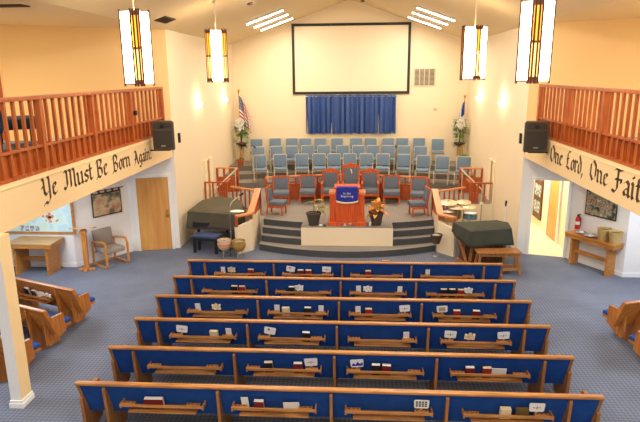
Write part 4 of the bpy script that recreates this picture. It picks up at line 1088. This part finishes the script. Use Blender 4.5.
covered('piano_cover', 'dark olive cloth cover draped over the left grand piano', 'cover', GT, 1.0, [.55, .57, .62, .70, .74, .74, .66], 'cover')
pb = thing('piano_bench', 'black bench with a padded blue grey top before the left piano', 'bench', (-3.99, 14.30, 0), -.2)
B().box(-.35, .35, -.17, .17, .42, .49, bev=.02).build('seat_pad', 'benchpad', pb, True)
B().box(-.34, .34, -.16, .16, .35, .42).build('frame', 'black', pb)
for sx in (-1, 1):
    for sy in (-1, 1): B().box(sx*.31-.03, sx*.31+.03, sy*.125-.03, sy*.125+.03, 0, .35).build('leg', 'black', pb)
ms = thing('microphone_stand', 'tall microphone stand with a bent boom before the left piano', 'microphone stand', (-3.29, 14.06, 0))
b = B(); b.tube([(0, 0, .05), (0, 0, 1.22)], .012); b.build('pole', 'chrome', ms, True)
for k in range(3): a = k*2*PI/3+.5; B().tube([(0, 0, .2), (.19*math.cos(a), .19*math.sin(a), .012)], .01).build('leg', 'black', ms, True)
b = B(); b.tube([(0, 0, 1.18), (.01, .05, 1.34), (.06, .1, 1.42), (.16, .18, 1.50), (.22, .22, 1.54)], .012); b.build('boom', 'cframe', ms, True)
b = B(); b.tube([(.22, .22, 1.54), (.31, .28, 1.60)], .024, 10, .03); b.build('microphone', 'black', ms, True)
dk = B().lathe([(.0, 0), (.19, .0), (.21, .015), (.12, .035), (0, .05)], seg=24, squash=.7).build('white_plate', 'paper', smooth=True); dk.location = (-3.25, 14.72, 1.01)
tag(dk, 'oval white plate lying on the covered left piano', 'plate')
def basket(name, label, loc, m, r=.18, h=.28, band=None, contents='mottled'):
    t = thing(name, label, 'basket', loc)
    b = B(); b.lathe([(r*.45, .18), (r*.75, .22), (r*.98, .30), (r, .36), (r*.93, .42), (r*.98, .46), (r*.9, .46), (r*.85, .42), (r*.85, .40), (0, .40)], seg=26); b.build('bowl', m, t, True)
    b = B(); b.lathe([(r*.84, .402), (r*.5, .43), (0, .44)], seg=16); b.build('contents', contents, t, True)
    if band: b = B(); b.lathe([(r*.99, .325), (r*1.02, .33), (r*1.02, .36), (r*.99, .365)], seg=26); b.build('band', band, t, True)
    for k in range(3):
        a = k*2*PI/3+.4; B().tube([(.06*math.cos(a), .06*math.sin(a), .2), (.13*math.cos(a), .13*math.sin(a), .01)], .010).build('stand_leg', 'chrome', t, True)
    return t
basket('bowl_basket', 'pinkish cream bowl shaped basket left of the microphone stand', (-3.44, 13.92, 0), 'pinkdrum', band='orangeband')
basket('bowl_basket', 'golden brown bowl shaped basket right of the microphone stand', (-3.05, 13.86, 0), 'golddrum')
bk = thing('offering_basket', 'dark brown basket on a thin pole beside the right stair wall', 'basket', (2.02, 14.18, 0))
b = B(); b.lathe([(.09, .34), (.15, .54), (.165, .58), (.15, .58), (.14, .54), (0, .52)], seg=22); b.build('bowl', 'browndrum', bk, True)
b = B(); b.lathe([(.14, .535), (.08, .575), (0, .58)], seg=14); b.build('contents', 'mottled', bk, True)
b = B(); b.tube([(.0, 0, .0), (.0, 0, .35)], .012); b.lathe([(.09, 0), (.08, .015), (0, .02)], (0, 0, 0), 14); b.build('pole', 'chrome', bk, True)
tp = B().box(-.09, .09, -.03, .03, 0, .006).build('paper_scrap', 'orangeband'); tp.location = (.72, 13.75, .0); tp.rotation_euler = (0, 0, .1); tag(tp, 'small orange paper scrap on the carpet before the stage step', 'paper')
# ---------------------------------------------------------------- upright piano, bench and drum kit on the right
up = thing('upright_piano', 'brown spinet piano under a dark green cover right of the stage', 'piano')
UT = [(2.66, 13.02), (3.66, 13.34), (3.72, 13.9), (3.5, 14.12), (2.40, 13.88)]
b = B(); b.prism([(2.62, 13.45), (3.60, 13.62), (3.52, 14.02), (2.55, 13.82)], 2, .05, .97); b.build('case', 'dark', up)
b = B(); b.prism([(2.72, 13.12), (3.60, 13.38), (3.58, 13.66), (2.62, 13.5)], 2, .62, .72); b.build('keybed', 'dark', up)
b = B(); b.bar((2.74, 13.18, .62), (2.70, 13.30, 0), .06); b.build('leg', 'pew', up)
b = B(); b.bar((3.55, 13.42, .62), (3.56, 13.46, 0), .06); b.build('leg', 'pew', up)
b = B(); b.bar((2.44, 13.72, .9), (2.66, 13.3, .06), .05); b.bar((2.50, 13.86, .04), (2.72, 13.2, .04), .07); b.build('side_brace', 'pew', up)
covered('piano_cover', 'dark green cloth cover draped over the right piano', 'cover', UT, .99, [.62, .60, .56, .70, .76], 'cover2')
bn2 = thing('piano_bench', 'reddish brown bench with a latticed shelf before the right piano', 'bench', (3.27, 12.90, 0), .03)
B().box(-.51, .51, -.19, .19, .53, .57, bev=.01).build('seat', 'pewz', bn2)
B().box(-.46, .46, -.15, .15, .46, .53).build('apron', 'pewz', bn2)
for sx in (-1, 1):
    for sy in (-1, 1): b = B(); b.bar((sx*.43, sy*.13, .47), (sx*.50, sy*.17, 0), .05); b.build('leg', 'pewz', bn2)
b = B(); b.bar((-.48, -.15, .15), (.48, -.15, .15), .04); b.bar((-.48, .15, .15), (.48, .15, .15), .04)
for i in range(24): b.bar((-.46+i*.04, -.15, .16), (-.46+i*.04+(.05 if i < 23 else 0), .15, .16), .010)
for i in range(24): b.bar((-.46+i*.04, .15, .165), (-.46+i*.04+(.05 if i < 23 else 0), -.15, .165), .010)
b.build('lattice_shelf', 'pew', bn2)
# drum kit
dkk = thing('drum_kit', 'drum kit with bronze cymbals in the pit behind the right piano', 'drum kit', (0, 0, 0))
def drum(c, r, h, m, rim='chrome'):
    o = B().lathe([(r, 0), (r, h), (0, h+.002)], c, 26).build('drum', m, dkk, True)
    B().lathe([(r+.008, h-.02), (r+.012, h-.01), (r+.012, h+.012), (r-.004, h+.012), (r-.004, h+.003)], c, 26).build('hoop', rim, o, True)
    B().lathe([(r-.004, h+.003), (0, h+.004)], c, 26).build('drumhead', 'paper', o, True)
    b = B()
    for k in range(8): a = k*PI/4; b.bar((c[0]+(r+.01)*math.cos(a), c[1]+(r+.01)*math.sin(a), c[2]+.01), (c[0]+(r+.01)*math.cos(a), c[1]+(r+.01)*math.sin(a), c[2]+h), .015)
    b.build('tension_rods', 'chrome', o)
drum((3.02, 15.05, .78), .17, .15, 'bluedrum'); drum((2.62, 15.35, .72), .20, .30, 'kraft'); drum((2.45, 15.1, .70), .17, .25, 'kraft')
b = B()
for c in ((3.02, 15.05, .78), (2.62, 15.35, .72), (2.45, 15.1, .70)):
    for k in range(3): a = k*2.09; b.tube([(c[0], c[1], c[2]), (c[0], c[1], .4), (c[0]+.2*math.cos(a), c[1]+.2*math.sin(a), .01)], .012)
b.build('drum_stands', 'chrome', dkk)
def cym(c, r, tilt=.15, stand=True):
    o = B(); o.lathe([(r, 0), (r*.35, .02), (.04, .03), (.025, .05), (0, .052)], (0, 0, 0), 28); bmesh.ops.rotate(o.bm, cent=(0, 0, 0), matrix=Matrix.Rotation(tilt, 3, 'X'), verts=o.bm.verts)
    bmesh.ops.translate(o.bm, vec=c, verts=o.bm.verts); o = o.build('cymbal', 'bronze', dkk, True)
    b = B(); b.tube([(c[0], c[1], c[2]+.07), (c[0], c[1], .35)], .011)
    for k in range(3): a = k*2.09+1; b.tube([(c[0], c[1], .4), (c[0]+.24*math.cos(a), c[1]+.24*math.sin(a), .01)], .01)
    b.build('cymbal_stand', 'chrome', o)
cym((2.48, 15.45, 1.13), .25); cym((2.95, 15.65, 1.10), .2); cym((2.68, 15.05, 1.05), .2, -.1); cym((3.34, 15.2, 1.16), .06, 0); cym((3.05, 15.4, 1.02), .18)
m2 = thing('microphone_stand', 'straight microphone stand against the right chancel wall', 'microphone stand', (3.86, 14.75, 0))
b = B(); b.tube([(0, 0, .02), (0, 0, 1.2)], .012); b.lathe([(.13, 0), (.12, .02), (0, .03)], (0, 0, 0), 20); b.build('pole', 'trimw', m2, True)
b = B(); b.tube([(0, 0, 1.2), (0, -.03, 1.34)], .02, 10, .03); b.build('microphone', 'black', m2, True)
mc = thing('microphone_stand', 'tall thin microphone stand before the left choir chairs', 'microphone stand', (-3.45, 19.0, ZP))
b = B(); b.tube([(0, 0, .02), (0, 0, 1.55)], .012); b.lathe([(.12, 0), (.11, .02), (0, .03)], (0, 0, 0), 18); b.build('pole', 'chrome', mc, True)
b = B(); b.tube([(0, 0, 1.5), (-.06, -.1, 1.58)], .018, 8, .028); b.build('microphone', 'black', mc, True)
mc2 = dup(mc, (1.30, 18.95, ZP), 0, 'tall thin microphone stand before the right choir chairs')

# ---------------------------------------------------------------- flags and flower stands
def flagmat(name, us):
    m = bpy.data.materials.new(name); m.use_nodes = True; nt = m.node_tree; N = nt.nodes; L = nt.links; b = N['Principled BSDF']; b.inputs['Roughness'].default_value = .7
    uv = N.new('ShaderNodeUVMap'); sx = N.new('ShaderNodeSeparateXYZ'); L.new(uv.outputs['UV'], sx.inputs['Vector'])
    def math_(op, a, v):
        n = N.new('ShaderNodeMath'); n.operation = op
        L.new(a, n.inputs[0])
        if isinstance(v, (int, float)): n.inputs[1].default_value = v
        else: L.new(v, n.inputs[1])
        return n.outputs[0]
    st = math_('MODULO', math_('MULTIPLY', sx.outputs['Y'], 6.5), 1.0); st = math_('GREATER_THAN', st, .5)
    mx = N.new('ShaderNodeMix'); mx.data_type = 'RGBA'
    mx.inputs['A'].default_value = lin('#B22234'); mx.inputs['B'].default_value = lin('#F2EEE8')
    L.new(st, mx.inputs['Factor'])
    if not us: mx.inputs['A'].default_value = lin('#F2EEE8')
    can = math_('MULTIPLY', math_('LESS_THAN', sx.outputs['X'], .42), math_('GREATER_THAN', sx.outputs['Y'], .46))
    star = N.new('ShaderNodeTexVoronoi'); star.inputs['Scale'].default_value = 16; star.inputs['Randomness'].default_value = .15; L.new(uv.outputs['UV'], star.inputs['Vector'])
    sm = math_('LESS_THAN', star.outputs['Distance'], .26 if us else 0)
    cm = N.new('ShaderNodeMix'); cm.data_type = 'RGBA'; cm.inputs['A'].default_value = lin('#2A3566' if us else '#2A4AA0'); cm.inputs['B'].default_value = lin('#F2EEE8'); L.new(sm, cm.inputs['Factor'])
    fm = N.new('ShaderNodeMix'); fm.data_type = 'RGBA'; L.new(can, fm.inputs['Factor']); L.new(mx.outputs['Result'], fm.inputs['A']); L.new(cm.outputs['Result'], fm.inputs['B'])
    L.new(fm.outputs['Result'], b.inputs['Base Color']); return m
def flag(x, y, label, us, topc, w):
    t = thing('flag', label, 'flag', (x, y, 1.25)); H = topc-1.25
    b = B(); b.tube([(0, 0, .0), (0, 0, H)], .014); b.lathe([(.14, 0), (.13, .04), (.03, .07), (0, .07)], (0, 0, 0), 20); b.build('pole', 'brass', t, True)
    b = B(); b.lathe([(0, 0), (.03, .03), (.045, .08), (.02, .12), (0, .16)], (0, 0, H), 12); b.box(-.07, .07, -.008, .008, H+.10, H+.125); b.build('finial', 'brass', t, True)
    b = B(); b.grid(26, 20, lambda u, v: Vector((w*(.03+u**.75)*(1-.15*v), -.03-.05*math.sin(u*16+v*2), H-.08-(1-v)*.95*(1-.25*u)-.75*u)))
    o = b.build('cloth', flagmat('flag_cloth_us' if us else 'flag_cloth_church', us), t, True)
flag(-4.60, 22.08, 'red white and blue striped flag hanging on a pole in the left corner', True, 3.9, .42)
flag(4.0, 22.08, 'white flag with blue corner hanging on a pole in the right corner', False, 3.65, -.26)
def flower_stand(x, y, label, seed):
    t = thing('flower_stand', label, 'flower arrangement', (x, y, 1.25)); rn = random.Random(seed)
    B().lathe([(.14, 0), (.12, .05), (.09, .08), (.08, .50), (.11, .54), (0, .55)], seg=16).build('pedestal', 'lighttop', t, True)
    B().lathe([(.05, .55), (.12, .58), (.24, .64), (.22, .66), (.05, .62), (0, .62)], seg=20).build('bowl', 'bowl', t, True)
    b = B(); b.tube([(0, 0, .6), (.01, 0, 1.0), (0, 0, 1.3)], .03, 8, .02)
    for k in range(6): a = k*1.05; b.tube([(0, 0, .95), (.15*math.cos(a), .15*math.sin(a)*.5, 1.2), (.26*math.cos(a), .26*math.sin(a)*.5, 1.1)], .008)
    b.build('stems', 'stem', t, True)
    b = B()
    for i in range(16): a = rn.uniform(0, 2*PI); leafmesh(b, (.05*math.cos(a), .05*math.sin(a), .62), (math.cos(a), math.sin(a)*.5, rn.uniform(-.1, .5)), .2, .06, .6)
    b.build('bowl_foliage', 'bowl', t, True)
    b = B()
    for i in range(190):
        a = rn.uniform(0, 2*PI); r = rn.uniform(.05, .26); z = rn.uniform(.85, 1.38) - .3*(r > .2)*rn.random()
        leafmesh(b, (r*math.cos(a), r*math.sin(a)*.45, z), (math.cos(a)+rn.uniform(-.5, .5), rn.uniform(-.8, .3), rn.uniform(-.6, .6)), rn.uniform(.09, .15), .075, .4)
    b.build('foliage', 'green', t, True)
    b = B()
    for i in range(34):
        a = rn.uniform(0, 2*PI); r = rn.uniform(0, .19); c = Vector((r*math.cos(a), r*math.sin(a)*.4-.16, rn.uniform(1.12, 1.42)))
        for k in range(5): leafmesh(b, c, (math.cos(k*1.257), -.6, math.sin(k*1.257)), .085, .06, .1)
    b.build('flowers', 'flower', t, True)
    t.scale = (.95, .95, 1.2)
    return t
f1 = flower_stand(-4.47, 21.62, 'white flowers and greenery on a pedestal before the striped flag', 1)
f2 = flower_stand(3.80, 21.66, 'white flowers and greenery on a pedestal in the right corner', 2)
def shrub(x, y, z, label, potm, leafm, n, R, seed, e0=.1):
    t = thing('potted_plant', label, 'plant', (x, y, z)); pot(t, .10, .13, .24, potm); rn = random.Random(seed); b = B()
    for i in range(n): a = rn.uniform(0, 2*PI); e = rn.uniform(e0, 1.35); leafmesh(b, (0, 0, .22), (math.cos(a)*math.cos(e), math.sin(a)*math.cos(e), math.sin(e)), rn.uniform(.5, 1)*R, .07, .5)
    b.build('leaves', leafm, t, True)
shrub(-4.42, 21.05, 1.25, 'terracotta pot with trailing green leaves below the left flower stand', 'terracotta', 'fern', 16, .26, 4)
shrub(3.93, 21.3, 1.25, 'bushy green fern in a pot below the right flower stand', 'pot', 'fern', 60, .42, 6, .75)

# ---------------------------------------------------------------- light
def area(x, y, z, sx, sy, e, col, rot=(0, 0, 0), name='ceiling_lamp_or_fill'):
    L = bpy.data.lights.new(name, 'AREA'); L.shape = 'RECTANGLE'; L.size = sx; L.size_y = sy; L.energy = e; L.color = col
    o = bpy.data.objects.new(name, L); COL.objects.link(o); o.location = (x, y, z); o.rotation_euler = rot; return o
W = (1, .89, .72); C_ = (.88, .94, 1); T = (1, .80, .50)
sl = math.atan2(ZR-ZE, XR-XC)
for y in (19.7,):
    area(-2.9, y, slope_z(-2.9)-.16, 1.2, 2.8, 105, W, (0, sl*-1, 0)); area(2.3, y, slope_z(2.3)-.16, 1.2, 2.8, 105, W, (0, sl, 0))
for y, e in ((15.0, 70), (10.5, 95), (6.0, 120), (1.0, 170), (-3.5, 170)):  # nave fill: added unseen lights without fixtures, stronger toward the camera
    area(-2.4, y, slope_z(-2.4)-.1, 1.2, 1.6, e, (1, .94, .84)); area(1.75, y, slope_z(1.75)-.1, 1.2, 1.6, e, (1, .94, .84))
for x in (-7.0, 6.2):
    for y in (11.0, 7.0): area(x, y, 2.6, 1.2, 1.2, 62, C_)  # added cool fill under the balconies, no fixtures modelled
area(-7.0, 2.0, 2.6, 1.2, 1.2, 50, C_); area(6.2, 2.0, 2.6, 1.2, 1.2, 50, C_)
for x in (-7.2, 6.5):
    for y in (9.5, 4.5): area(x, y, ZE-.05, .8, .8, 75, T)
area(4.95, 16.5, 2.45, .6, 2.5, 45, (1, .95, .80))
w = bpy.data.worlds.new('world'); S.world = w; w.use_nodes = True; w.node_tree.nodes['Background'].inputs['Color'].default_value = (1, .95, .88, 1); w.node_tree.nodes['Background'].inputs['Strength'].default_value = .3

# ---------------------------------------------------------------- camera
f_, th_, yaw, roll, H = 568.406, .2379, .0679, -.0096, 4.6203
sy, cy = math.sin(yaw), math.cos(yaw)
F = Vector((-sy*math.cos(th_), cy*math.cos(th_), -math.sin(th_))); R0 = Vector((cy, sy, 0)); U0 = R0.cross(F)
R_ = R0*math.cos(roll)+U0*math.sin(roll); U_ = R_.cross(F)
cam = bpy.data.cameras.new('camera'); co = bpy.data.objects.new('camera', cam); COL.objects.link(co)
mw = Matrix(((R_.x, U_.x, -F.x, 0), (R_.y, U_.y, -F.y, 0), (R_.z, U_.z, -F.z, H), (0, 0, 0, 1))); co.matrix_world = mw
cam.sensor_width = 36; cam.sensor_fit = 'HORIZONTAL'; cam.lens = f_/640*36; cam.clip_start = .05; cam.clip_end = 100
S.camera = co
S.view_settings.view_transform = 'Standard'; S.view_settings.look = 'None'; S.view_settings.gamma = 1; S.view_settings.exposure = .44
